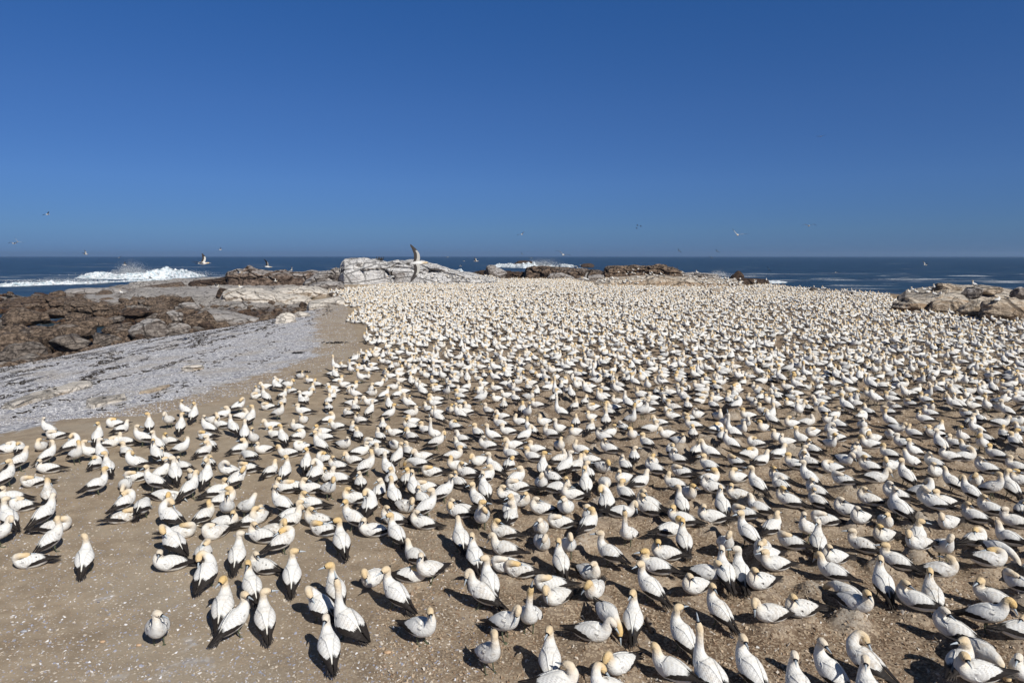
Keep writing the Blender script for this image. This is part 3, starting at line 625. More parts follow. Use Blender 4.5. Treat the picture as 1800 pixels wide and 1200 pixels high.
def outcrop(name, label, prof, base_py, depth, mat, seed, zb=0.0, rough=1.0, n=200, m=64, square=.38, cell=3.0, lean=.55):
    p0 = at_z(prof[0][0], base_py, zb); S = np.linalg.norm(p0 - np.array([0, 0, H_CAM])) / F_PX
    px = np.linspace(prof[0][0], prof[-1][0], n); top = np.interp(px, [a[0] for a in prof], [a[1] for a in prof])
    y0 = at_z(900, base_py, zb)[1]
    X = (px - 900) / F_PX * (y0 * CP); Ym = y0 + depth * lean
    # height so that the crest, depth*lean behind the foot, reaches the profile line
    Hh = []
    for a, t in zip(px, top):
        d = ray(a, t); Hh.append(H_CAM + d[2] * Ym / d[1] - zb)
    Hh = np.clip(np.array(Hh), .02, None); Xc = (px - 900) / F_PX * Ym * CP
    s = np.linspace(0, 1, n); end = np.clip(np.minimum(s, 1 - s) / .05, 0, 1) ** .5
    ph = np.linspace(0, np.pi, m)
    cy = -np.sign(np.cos(ph)) * np.abs(np.cos(ph))**.75; cz = np.sin(ph) ** square
    Yv = Ym + depth * .5 * cy[None] * (.35 + .65 * end[:, None]); Zv = zb - .25 + (Hh * (.2 + .8 * end) + .25)[:, None] * cz[None]
    Xv = Xc[:, None] * (Yv / Ym)
    f1, e, h, ox, oy = cells(Xv / cell / 1.4 + .3 * vnoise(Xv * .3, Yv * .3, s=seed), (Yv * .6 + Zv * 1.5) / cell, s=seed)
    amp = rough * np.minimum(Hh, 3)[:, None] * cz[None] * .22
    d = (h - .5) * .9 - .9 * np.exp(-(e / .09)**2) + .8 * fbm(Xv * .45, Yv * .45, Zv * .7, s=seed + 2, oct=5, gain=.6) + .35 * vnoise(Xv * .15, Yv * .15, Zv * 2.3, s=seed + 4)
    ny = -np.cos(ph)[None]; nz = np.sin(ph)[None]
    Yv = Yv + amp * d * ny * 2.0; Zv = Zv + amp * (d * .55 - .12) * nz
    o = link(name, mesh_np(name, np.stack([Xv, Yv, Zv], -1).reshape(-1, 3), grid_faces(n, m)[:, ::-1]), [mat])
    tag(o, label, "rock"); OUTC.append(o); return o

outcrop("rock_outcrop", "big white guano-covered outcrop with a steep left end, behind the colony", [(590, 492), (597, 459), (606, 455), (640, 454), (665, 456), (680, 460), (700, 456), (740, 458), (765, 464), (790, 472), (812, 477), (845, 484), (876, 491)], 501, 17, M_WHITE, 11, cell=3.4, rough=1.25)
outcrop("rock_outcrop", "low pale sloping rock tail right of the big white outcrop", [(745, 478), (770, 472), (810, 476), (850, 484), (880, 491)], 497, 7, M_WHITE, 14, rough=.8, cell=2.2)
boulder(870, 491, 42, 25, M_GREY, "rounded pale boulder standing alone between the white outcrop and the dark reef", .8, 3, 5, 0.0, tilt=12)
outcrop("rock_outcrop", "brown and grey rock ridge left of the big white outcrop", [(390, 490), (394, 478), (412, 473), (425, 474), (438, 466), (448, 472), (480, 475), (500, 474), (530, 478), (545, 474), (570, 478), (592, 488)], 502, 12, m_rock("ridge_rock", (.09, .06, .045), (.26, .19, .145), .42, (.42, .385, .36), .5), 21, zb=-1.0, cell=2.2)
outcrop("rock_outcrop", "pale grey slabs piled at the left foot of the white outcrop", [(530, 497), (545, 486), (560, 479), (578, 476), (590, 470), (602, 473), (610, 480)], 503, 9, M_GREY, 23, zb=-.3, cell=1.8)
outcrop("rock_outcrop", "long dark brown reef ledge reaching into the surf on the left", [(322, 505), (332, 495), (350, 491), (372, 490), (392, 486), (420, 490), (440, 500)], 507, 9, M_DARK, 24, zb=-1.6, cell=2.0)
outcrop("rock_outcrop", "flat tan brown ledge above the waterline left of the dark reef", [(205, 510), (240, 505), (290, 498), (317, 495), (322, 500), (330, 505)], 512, 8, M_BROWN, 25, zb=-1.8, rough=.5)
outcrop("rock_outcrop", "low grey ledge at the sea edge above the pale platform", [(105, 512), (118, 508), (150, 506), (200, 506), (225, 511)], 519, 8, M_GREY, 26, zb=-2.0, rough=.6)
outcrop("rock_outcrop", "broad pale slab platform sloping from the ridge to the tide pools", [(128, 527), (150, 521), (200, 518), (260, 514), (330, 511), (385, 508), (400, 514)], 541, 22, M_GREY, 27, zb=-1.9, rough=.9, cell=4.5, square=.55, lean=.75)
outcrop("rock_outcrop", "white and tan guano slab with an overhanging dark left end", [(380, 524), (388, 514), (398, 507), (425, 506), (455, 509), (480, 514), (520, 517), (545, 521)], 532, 10, M_CREAM, 28, zb=-1.2, cell=2.2, rough=1.2)
outcrop("rock_outcrop", "cream rounded slab ending at the sandy edge of the colony", [(536, 535), (545, 529), (565, 526), (590, 521), (606, 526)], 543, 5, M_CREAM, 29, zb=-.4, cell=1.6, rough=.8)
outcrop("rock_outcrop", "white stepped slabs beside the far sandy gap", [(470, 512), (490, 506), (530, 502), (560, 505), (580, 512)], 520, 9, M_CREAM, 30, zb=-.6, cell=1.6)
outcrop("rock_outcrop", "grey humped slab with a dark underside near the white outcrop", [(535, 507), (550, 497), (575, 493), (598, 495), (606, 502)], 510, 6, M_GREY, 31, zb=-.2, cell=2.6, rough=.7)
outcrop("rock_outcrop", "long grey sloping slab above the boulders at the beach foot", [(330, 560), (345, 550), (365, 545), (400, 548), (430, 556), (455, 563)], 572, 7, M_GREY, 32, zb=-1.5, rough=.6, cell=3)
outcrop("rock_outcrop", "brown ledge with dark weed between the tide pools", [(-60, 538), (0, 530), (50, 523), (90, 520), (108, 528), (120, 540)], 548, 10, m_rock("ledge_rock", (.07, .047, .034), (.22, .155, .11), .1, (.33, .3, .26), .8), 33, zb=-2.3, rough=2.2, cell=1.5)
outcrop("rock_outcrop", "blocky brown outcrop rising beside the tide pool", [(103, 545), (106, 530), (125, 524), (165, 530), (200, 538), (215, 550)], 559, 8, M_BROWN, 34, zb=-2.1, cell=1.3, rough=2.0)
outcrop("rock_outcrop", "flat dark reef with scattered black birds behind the colony", [(918, 482), (925, 470), (940, 467), (965, 466), (990, 469), (1020, 472), (1050, 474), (1062, 478), (1070, 486)], 492, 14, M_REEF, 41, zb=-.4, cell=2.0, rough=1.2)
outcrop("rock_outcrop", "long dark broken reef low behind the round boulder", [(800, 486), (830, 478), (850, 476), (890, 476), (930, 478), (990, 482), (1060, 484)], 493, 9, M_DARK, 42, zb=-.8, cell=1.4, rough=1.5)
outcrop("rock_outcrop", "grey slab in front of the dark reef", [(960, 490), (967, 480), (985, 478), (1000, 483), (1012, 489)], 492, 5, M_GREY, 43, zb=0, cell=2)
outcrop("rock_outcrop", "pale mounded rock with gannets on top behind the crowd", [(1008, 492), (1030, 485), (1050, 481), (1075, 481), (1090, 489)], 494, 7, M_GREY, 44, zb=0, cell=2.5)
outcrop("rock_outcrop", "long tan and brown headland rock with a dark crest behind the colony", [(1055, 486), (1062, 470), (1080, 466), (1095, 468), (1115, 465), (1145, 467), (1165, 466), (1185, 468), (1193, 473), (1205, 482), (1228, 490)], 494, 12, m_rock("headland_rock", (.06, .042, .032), (.30, .215, .15), .16, (.45, .41, .37), .45), 45, zb=0, cell=2.6, rough=1.3)
outcrop("rock_outcrop", "low tan rock terrace with rows of gannets in front of the headland", [(1040, 497), (1075, 488), (1120, 484), (1160, 483), (1200, 486), (1260, 490), (1290, 490), (1315, 498)], 504, 13, M_TAN, 46, zb=0, cell=3.2, rough=.8, square=.5)
outcrop("rock_outcrop", "grey and dark rocks between the headland and the sea gap", [(1195, 486), (1205, 479), (1225, 477), (1245, 480), (1262, 482), (1270, 490)], 493, 6, M_GREY, 47, zb=0, cell=1.6)
boulder(1297, 495, 24, 18, M_DARK, "dark brown upright boulder beside the surf gap", .8, 5, 4, 0.0)
outcrop("rock_outcrop", "low dark flat-topped reef right of the upright dark boulder", [(1285, 496), (1305, 488), (1330, 489), (1352, 491), (1357, 502)], 505, 7, M_DARK, 48, zb=-.3, cell=2)
outcrop("rock_outcrop", "large tan outcrop with a sandy hollow at the right edge behind the colony", [(1581, 545), (1584, 522), (1597, 515), (1640, 507), (1655, 503), (1672, 500), (1688, 503), (1700, 504), (1730, 504), (1760, 508), (1785, 514), (1830, 524), (1900, 535)], 553, 24, M_TAN, 51, zb=0, cell=4.2, rough=.9, n=300, m=110, square=.42, lean=.8)
outcrop("rock_outcrop", "pale front lobe of the large tan outcrop", [(1580, 541), (1590, 530), (1615, 523), (1650, 524), (1690, 531), (1700, 545)], 549, 6, M_TAN, 53, zb=0, cell=3.0, rough=1.0)
outcrop("rock_outcrop", "pale grey right-hand wall of the large tan outcrop", [(1692, 552), (1705, 538), (1740, 530), (1790, 528), (1880, 532)], 559, 6, M_TAN, 54, zb=0, cell=2.6, rough=1.0)
for i, (x, y, w, h, lb) in enumerate([(1612, 548, 64, 22, "rounded left lobe at the foot of the large tan outcrop"), (1668, 551, 54, 20, "second rounded lobe at the foot of the large tan outcrop"), (1722, 557, 46, 24, "cracked tan lobe in the middle of the outcrop's foot"),
        (1776, 563, 70, 32, "big pale block with a steep face at the outcrop's right foot"), (1714, 524, 30, 16, "slanting grey block beside the sandy hollow on the outcrop"), (1668, 512, 46, 12, "brown rock on the back crest of the outcrop"), (1745, 516, 60, 10, "flat rock on the outcrop's right crest")]):
    boulder(x, y, w, h, M_GREY if i == 4 else M_TAN, lb, .8, 90 + i, 5, 0.2 if i < 4 else 1.2, cuts=13, rough=1.25)
boulder(1797, 522, 26, 14, M_GREY, "grey boulder on the sea side of the tan outcrop at the right edge", .8, 52, 4, .8)
for i, (x, y, w, h, lb) in enumerate([(1388, 509, 26, 6, "leftmost"), (1432, 512, 20, 8, "second from left"), (1455, 515, 24, 9, "third from left"), (1490, 518, 20, 8, "fourth from left"), (1502, 519, 12, 8, "rightmost")]):
    boulder(x, y + 2, w, h, M_GREY, lb + " of the low grey boulders on the colony's seaward rim", .8, 60 + i, 3, -.1, group="boulders on the seaward rim")
boulder(1612, 556, 20, 9, M_TAN, "small pale rock among the birds in front of the tan outcrop", .8, 70, 4, 0)
boulder(1262, 515, 26, 8, M_TAN, "tan rock among the far birds below the terrace", .8, 71, 4, 0)
# rocks standing in the sea
boulder(921, 470, 34, 12, M_DARK, "dark brown sea rock with surf breaking against it", .8, 80, 4, SEA_Z, rough=1.2)
boulder(1034, 470, 26, 7, M_DARK, "low dark sea rock right of the surf, larger of the two", .8, 81, 4, SEA_Z)
boulder(1012, 471, 10, 4, M_DARK, "low dark sea rock left of its larger neighbour", .8, 82, 3, SEA_Z)
boulder(790, 480, 10, 5, M_BROWN, "small brown sea rock at the end of the white outcrop's tail", .8, 83, 3, SEA_Z)
M_BGREY = m_rock("dull_grey_brown_boulder", (.080, .066, .056), (.24, .20, .168), .28, (.34, .31, .28), 1.2)
# boulders along the foot of the beach: px, base py, width, height, material, label
BL = [
 (20, 640, 70, 22, M_GREY, "grey slab at the left edge where shells begin"), (8, 628, 60, 26, M_BROWN, "brown boulder at the left edge above the grey slab"),
 (68, 632, 30, 17, M_BROWN, "small rounded tan boulder beside the grey slab"), (60, 612, 60, 22, M_BROWN, "long brown boulder with a dark underside near the left edge"),
 (36, 606, 48, 17, M_BROWN, "flat-topped brown boulder second row at the left"), (115, 618, 58, 18, M_GREY, "low grey and purple boulder touching the shells"),
 (127, 605, 26, 12, M_BROWN, "small pale brown boulder between two grey ones"), (112, 596, 62, 16, M_BROWN, "low brown slab behind the pale brown boulder"),
 (178, 612, 50, 18, M_GREY, "grey boulder with a reddish face touching the shells"), (188, 608, 34, 9, M_BROWN, "tan slab lying on the shell edge"),
 (142, 594, 46, 20, M_BROWN, "pointed pyramid-like brown boulder"), (112, 583, 58, 12, M_BROWN, "long flat brown slab above a tide pool"),
 (212, 610, 24, 16, M_BROWN, "brown block right of the tan slab"), (245, 606, 19, 13, M_DARK, "small black angular block on the shells"),
 (252, 600, 60, 26, M_GREY, "large grey-brown slanting boulder behind the black block"), (205, 598, 44, 14, M_BROWN, "brown boulder behind the brown block"),
 (300, 586, 48, 12, M_DARK, "dark wet boulder with pale top beside the shell edge"), (258, 578, 30, 11, M_BROWN, "tan rounded rock below the weedy hollow"),
 (285, 574, 28, 18, M_BROWN, "upright brown boulder at the right of the weedy hollow"), (302, 566, 30, 14, M_GREY, "grey brown boulder behind the upright one"),
 (345, 578, 56, 22, M_BROWN, "wide brown boulder with a dark left hollow"), (310, 588, 36, 14, M_GREY, "grey boulder in the beach corner"),
 (355, 583, 40, 13, M_DARK, "black boulder with a grey cap at the beach foot"), (390, 580, 26, 11, M_BROWN, "reddish rock at the beach foot"),
 (415, 578, 30, 10, M_GREY, "low grey rock at the beach foot"), (437, 571, 34, 9, M_GREY, "low wide grey rock right of the reddish rock"),
 (30, 569, 64, 17, M_BROWN, "round-topped boulder with a dark cap in the tide pool"), (73, 566, 26, 10, M_BROWN, "small brown rock beside the dark-capped boulder"),
 (88, 557, 40, 9, M_BROWN, "low brown rock behind the pool rocks"), (15, 590, 60, 12, M_BROWN, "wet brown ledge at the left edge of the pool"),
 (60, 586, 40, 8, M_BROWN, "wet brown rock in the middle of the pool"), (128, 566, 50, 11, M_BROWN, "rusty brown ledge right of the pool"),
 (170, 572, 46, 10, M_BROWN, "rusty brown slab beside the second pool"), (200, 584, 60, 9, M_BROWN, "flat wet brown slab behind the boulders"),
 (173, 553, 28, 14, M_BROWN, "rounded brown block on the platform edge"), (150, 548, 24, 15, M_BROWN, "brown block left of the rounded block"),
 (230, 556, 50, 9, M_DARK, "black weed-covered rock in the weedy hollow"), (330, 546, 40, 10, M_GREY, "thin grey slab on the upper platform"),
 (392, 534, 26, 20, M_DARK, "dark rounded boulder under the white slab's overhang"), (365, 515, 34, 8, M_GREY, "grey rock on the platform near the dark reef"),
 (425, 516, 40, 9, M_GREY, "grey lens-shaped slab on top of the white slab"), (352, 509, 18, 7, M_BROWN, "small brown rock at the end of the dark reef"),
 (433, 560, 22, 9, M_DARK, "dark low rock below the grey slab"), (470, 562, 24, 8, M_BROWN, "brown rock between slab and white boulder"),
 (460, 540, 60, 9, M_CREAM, "pinkish low ledge below the white and tan slab"), (505, 537, 26, 9, M_GREY, "grey rock below the stepped slabs"), (531, 543, 16, 9, M_DARK, "dark triangular rock at the end of the cream slab")]
for i, b in enumerate(BL):
    zb_ = -1.45 if b[1] > 570 else -1.75
    boulder(b[0], b[1], b[2] * .98, b[3] * 1.3, M_BGREY if b[4] is M_GREY and b[0] < 200 else b[4], b[5], .75, 200 + i, 4, zb_, group="boulders along the rocky shore", rough=1.15, cuts=18)
boulder(499, 578, 38, 27, M_CREAM, "large white boulder on the beach by the sand", .8, 301, 5, -.75, tilt=-8, cuts=16)
boulder(529, 562, 30, 14, M_CREAM, "cream boulder right of the large white one", .8, 302, 4, -.6, cuts=16)
boulder(515, 582, 11, 8, M_CREAM, "small cream stone in front of the large white boulder", .8, 303, 4, -.6)
boulder(337, 656, 42, 13, M_CREAM, "small white and tan rock alone on the shells", .7, 304, 4, -.4, rough=1.3)
# rubble between them, too many to count
rb = np.random.default_rng(5); RV, RT = [], []
V3, T3 = ico(2)
for i in range(1500):
    y = 26 + 60 * rb.random() ** 1.3; x = FX(y) - .2 - abs(rb.normal()) * 4.5 * (1 + y / 60)
    w = .12 + .45 * rb.random() ** 2.2
    z = float(shelf_z(np.array([x]), np.array([y]))[0]); z = max(z, float(land_z(np.array([x]), np.array([y]))[0]))
    q = V3.copy()
    for _ in range(7):
        n_ = rb.normal(size=3); n_ /= np.linalg.norm(n_); q -= np.clip(q @ n_ - .6 - .25 * rb.random(), 0, None)[:, None] * n_ * .9
    q = q * np.array([w, w * .8, w * .55]) * (.8 + .4 * rb.random(3)) ; a = rb.random() * 6.28
    q = np.stack([q[:, 0] * math.cos(a) - q[:, 1] * math.sin(a), q[:, 0] * math.sin(a) + q[:, 1] * math.cos(a), q[:, 2]], -1) + (x, y, z + w * .12)
    RT.append(T3 + sum(len(v) for v in RV[-1:]) * 0 + len(V3) * i); RV.append(q)
o = link("rock_rubble", mesh_np("rock_rubble", np.concatenate(RV), None, np.concatenate(RT), smooth=False), [M_BROWN]); tag(o, "loose brown stones packed between the shore boulders", "rubble", kind="stuff")
for nm_, mt_, cnt, sd0 in (("loose_rocks", M_BROWN, 750, 6), ("loose_rocks", M_BGREY, 330, 7)):
    rb = np.random.default_rng(sd0); RV, RT = [], []
    while len(RV) < cnt:
        y = 30 + 95 * rb.random() ** 1.5; x = FX(y) - 1.0 - rb.random() * (6 + y * .55); qx, qy = to_px(np.array([x, y, -1.9]))
        if qx < -80 or qx > 420 or (qx > 190 and qy < 538) or (qx > 330 and qy < 556) or (qx < 215 and 545 < qy < 606 and rb.random() < .82) or vnoise(np.array([x * .22]), np.array([y * .22]), s=sd0)[0] < -.25: continue
        w = (.22 + .75 * rb.random() ** 1.8) * (1 + y / 120); z = max(float(shelf_z(np.array([x]), np.array([y]))[0]), SEA_Z - .15); q = ICO[3][0].copy()
        for _ in range(9):
            n_ = rb.normal(size=3); n_ /= np.linalg.norm(n_); q -= np.clip(q @ n_ - .55 - .3 * rb.random(), 0, None)[:, None] * n_ * .92
        q = q * (1 + .16 * fbm(q[:, 0] * 2 + w * 50, q[:, 1] * 2, q[:, 2] * 2, s=3))[:, None] * np.array([w, w * (.5 + .4 * rb.random()), w * (.3 + .3 * rb.random())]); a = rb.normal() * .6; tl = rb.normal() * .2
        q = np.stack([q[:, 0] * math.cos(a) - q[:, 1] * math.sin(a), q[:, 0] * math.sin(a) + q[:, 1] * math.cos(a), q[:, 2] + q[:, 0] * tl], -1) + (x, y, z + w * .10)
        RT.append(ICO[3][1] + len(q) * len(RV)); RV.append(q)
    o = link(nm_, mesh_np(nm_, np.concatenate(RV), None, np.concatenate(RT)), [mt_]); tag(o, ("brown" if sd0 == 6 else "grey") + " broken rocks strewn over the tidal shelf among the larger boulders", "rocks", kind="stuff")
# flat slabs let into the shell beach
def slab(pts, th, mat, label, seed):
    n = 60; P = np.array([ground_hit(a, b)[:2] for a, b in pts]); c = P.mean(0)
    s = np.linspace(0, len(P), n, endpoint=False); Pc = np.vstack([P, P[:1]])
    ring = np.stack([np.interp(s, np.arange(len(P) + 1), Pc[:, i]) for i in (0, 1)], -1)
    rr = []; 
    for k, (f, zz) in enumerate(((1.04, -.12), (1.0, .35), (.95, .9), (.7, 1.0), (.4, 1.05), (.12, 1.05))):
        q = c + (ring - c) * f; z = land_z(q[:, 0], q[:, 1]) + th * zz + .25 * th * fbm(q[:, 0] * 2, q[:, 1] * 2, s=seed)
        rr.append(np.column_stack([q, z]))
    o = link("stone_slab", mesh_np("stone_slab", np.concatenate(rr), grid_faces(6, n, True)), [mat]); tag(o, label, "rock")
slab([(5, 717), (40, 702), (90, 688), (140, 674), (162, 672), (160, 681), (110, 694), (60, 707), (25, 719)], .16, M_CREAM, "long pale flat slab let into the shell beach at the left", 1)
slab([(152, 716), (152, 707), (185, 703), (221, 698), (222, 703), (190, 710), (165, 718)], .16, M_CREAM, "short white slab right of the long pale one", 2)
slab([(245, 692), (270, 686), (290, 680), (300, 679), (285, 685), (262, 691)], .10, M_TAN, "thin tan slab beside the short white one", 3)
# ------------------------------------------------------------------ plumage
def m_body():
    k = NT("white_and_buff_plumage"); uv = k.n("ShaderNodeTexCoord").outputs["UV"]; s = k.xyz(uv)
    at = k.n("ShaderNodeAttribute"); at.attribute_name = "tone"; oi = k.n("ShaderNodeObjectInfo")
    add = k.mix(1.0, at.outputs["Color"], oi.outputs["Color"], 'ADD'); sp = k.n("ShaderNodeSeparateColor"); k.l(add, sp.inputs[0])
    P = k.co("Object"); n = k.noise(P, 16, 5, .65); n2 = k.noise(P, 60, 3, .7)
    d = k.math('ADD', s[0], k.math('MULTIPLY', k.math('SUBTRACT', n, .5), .10))
    y = k.math('MULTIPLY', k.ramp(d, .14, .56, 1, 0), k.math('MULTIPLY_ADD', sp.outputs[0], .75, .22))
    wht = k.mix(k.ramp(n, .46, .78, 0, .75), (.745, .735, .70), (.64, .59, .51))
    wht = k.mix(k.math('MULTIPLY', k.ramp(n, .35, .7), sp.outputs[1]), wht, (.42, .34, .25))
    c = k.mix(y, wht, k.mix(k.ramp(n2, .3, .7), (.60, .385, .135), (.69, .50, .235)))
    c = k.mix(k.ramp(s[0], .022, .030, 1, 0), c, (.012, .014, .02))
    return k.fin(c, .85, k.bump(k.math('ADD', k.math('ADD', n2, n), k.math('MULTIPLY', k.voro(k.co('Object', (.6, 1, 1)), 38), .8)), .6, .010), .15)
def m_wing():
    k = NT("wing_plumage"); uv = k.n("ShaderNodeTexCoord").outputs["UV"]; s = k.xyz(uv); u, v = s[0], s[1]
    at = k.n("ShaderNodeAttribute"); at.attribute_name = "tone"; oi = k.n("ShaderNodeObjectInfo")
    add = k.mix(1.0, at.outputs["Color"], oi.outputs["Color"], 'ADD'); sp = k.n("ShaderNodeSeparateColor"); k.l(add, sp.inputs[0])
    P = k.co("Object"); n = k.noise(P, 16, 5, .65)
    mp = k.n("ShaderNodeMapping"); mp.inputs["Scale"].default_value = (1, 1, 1); k.l(uv, mp.inputs[0])
    saw = k.math('FRACT', k.math('MULTIPLY', v, 9)); jag = k.math('MULTIPLY', k.math('ABSOLUTE', k.math('SUBTRACT', saw, .5)), .10)
    lim = k.math('SUBTRACT', .57, k.ramp(v, .34, .80, 0, .38))
    lim = k.math('ADD', lim, k.math('MULTIPLY', k.math('SUBTRACT', n, .5), .16))
    b = k.ramp(k.math('ADD', k.math('SUBTRACT', u, lim), jag), .0, .03)
    # feather rows
    row = k.math('FRACT', k.math('ADD', k.math('MULTIPLY', u, 11), k.math('MULTIPLY', k.math('ABSOLUTE', k.math('SUBTRACT', saw, .5)), 1.2)))
    fe = k.ramp(row, .0, .16, 0, 1)
    wht = k.mix(k.ramp(n, .46, .78, 0, .7), (.745, .737, .71), (.64, .595, .52))
    wht = k.mix(k.math('MULTIPLY', k.ramp(n, .35, .7), sp.outputs[1]), wht, (.42, .34, .25))
    wht = k.mix(k.math('MULTIPLY', k.math('SUBTRACT', 1.0, fe), .42), wht, (.45, .40, .34))
    spot = k.math('MULTIPLY', k.ramp(k.noise(P, 22, 2), .68, .70), k.ramp(sp.outputs[2], .86, .9))
    wht = k.mix(spot, wht, (.03, .025, .022))
    blk = k.mix(k.ramp(row, .05, .2), (.065, .052, .045), (.022, .018, .016))
    return k.fin(k.mix(b, wht, blk), k.ramp(b, 0, 1, .85, .6), k.bump(k.math('ADD', fe, n), .7, .010), .2)
def m_plain(name, c1, c2, rough, sc=40):
    k = NT(name); P = k.co("Object"); return k.fin(k.mix(k.ramp(k.noise(P, sc, 4, .6), .35, .65), c1, c2), rough)
M_BODY, M_WING = m_body(), m_wing()
M_TAIL = m_plain("black_tail_feathers", (.02, .016, .014), (.06, .048, .04), .6)
M_BILL = m_plain("pale_blue_grey_bill", (.30, .35, .40), (.42, .46, .48), .4)
M_FOOT = m_plain("dark_green_webbed_foot", (.05, .055, .045), (.12, .14, .07), .6, 60)
M_EYE = m_plain("pale_eye_with_dark_skin", (.01, .012, .02), (.03, .04, .06), .2)
M_RUMP = m_plain("white_rump_feathers", (.74, .72, .68), (.82, .80, .78), .85)
BM = [M_BODY, M_WING, M_TAIL, M_BILL, M_FOOT, M_EYE]
MI = {'body': 0, 'wing': 1, 'tail': 2, 'bill': 3, 'leg': 4, 'webbed_foot': 4, 'eye': 5}

# ------------------------------------------------------------------ gannet geometry
POSE = {  # trunk pitch, trunk height, standing, neck points (forward, left, up, radius) from the chest, head start, head direction
 'L': (9, .125, 0, [(.050, 0, .040, .080), (.063, 0, .092, .059), (.046, 0, .132, .047)], (.036, 0, .172), (1, 0, -.12)),
 'T': (4, .112, 0, [(.050, .01, .050, .070), (.050, .035, .098, .054), (.000, .06, .122, .046)], (-.045, .06, .118), (-1, -.15, -.18)),
 'P': (6, .115, 0, [(.055, 0, .050, .070), (.075, 0, .110, .052), (.088, 0, .155, .044)], (.115, .0, .170), (.55, .1, -.85)),
 'B': (4, .112, 0, [(.080, 0, .025, .066), (.145, 0, .030, .050), (.195, 0, .030, .043)], (.235, 0, .015), (.75, .1, -.65)),
 'U': (28, .25, 1, [(.044, 0, .062, .068), (.058, 0, .125, .049), (.052, 0, .180, .042)], (.048, 0, .228), (1, 0, -.10)),
 'S': (27, .25, 1, [(.038, 0, .080, .063), (.046, 0, .175, .044), (.040, 0, .275, .038)], (.042, 0, .335), (.28, 0, 1)),
 'W': (13, .235, 1, [(.052, 0, .060, .068), (.068, 0, .130, .049), (.058, 0, .190, .042)], (.052, 0, .240), (1, 0, -.15)),
 't': (16, .24, 1, [(.048, .01, .055, .068), (.045, .035, .105, .053), (-.005, .055, .130, .045)], (-.05, .05, .122), (-1, -.1, -.25)),
 'p': (24, .25, 1, [(.050, 0, .065, .067), (.070, 0, .130, .050), (.084, 0, .180, .043)], (.112, .0, .195), (.5, .12, -.88)),
 'Q': (24, .25, 1, [(.045, .02, .070, .067), (.042, .07, .140, .049), (.010, .11, .175, .043)], (-.03, .13, .160), (-.6, -.12, -.8)),
 'b': (6, .235, 1, [(.085, 0, .020, .064), (.150, 0, .010, .048), (.200, 0, -.015, .042)], (.235, 0, -.045), (.55, .15, -.85))}
def cr(P, t):
    """Catmull-Rom through the rows of P at parameters t"""
    P = np.vstack([2 * P[0] - P[1], P, 2 * P[-1] - P[-2]]); i = np.clip(np.floor(t).astype(int), 0, len(P) - 4); f = (t - i)[:, None]
    a, b, c, d = P[i], P[i + 1], P[i + 2], P[i + 3]
    return .5 * (2 * b + (c - a) * f + (2 * a - 5 * b + 4 * c - d) * f**2 + (3 * b - a - 3 * c + d) * f**3)
def loft(Cc, rw, rh, sides, up0=(0, 0, 1)):
    n = len(Cc); T = np.gradient(Cc, axis=0); T /= np.linalg.norm(T, axis=1)[:, None] + 1e-9
    u = np.array(up0, float); V = []
    a = np.linspace(0, 2 * np.pi, sides, endpoint=False)
    for i in range(n):
        u = u - T[i] * (u @ T[i]); u /= np.linalg.norm(u) + 1e-9; s = np.cross(u, T[i])
        V.append(Cc[i] + np.outer(np.cos(a) * rw[i], s) + np.outer(np.sin(a) * rh[i], u))
    V = np.concatenate(V); Q = grid_faces(n, sides, True)
    V = np.vstack([V, Cc[0], Cc[-1]]); k = n * sides
    j = np.arange(sides); T0 = np.stack([np.full(sides, k), (j + 1) % sides, j], -1); T1 = np.stack([np.full(sides, k + 1), (n - 1) * sides + j, (n - 1) * sides + (j + 1) % sides], -1)
    return V, Q, np.vstack([T0, T1])
ST = np.array([1, 1.15, 1.20, 1]) * np.array([(-.245, .012, .012, .012), (-.225, .040, .032, .010), (-.17, .073, .060, .004), (-.10, .096, .084, 0), (-.02, .108, .097, 0), (.06, .106, .098, 0), (.125, .090, .088, .006)])
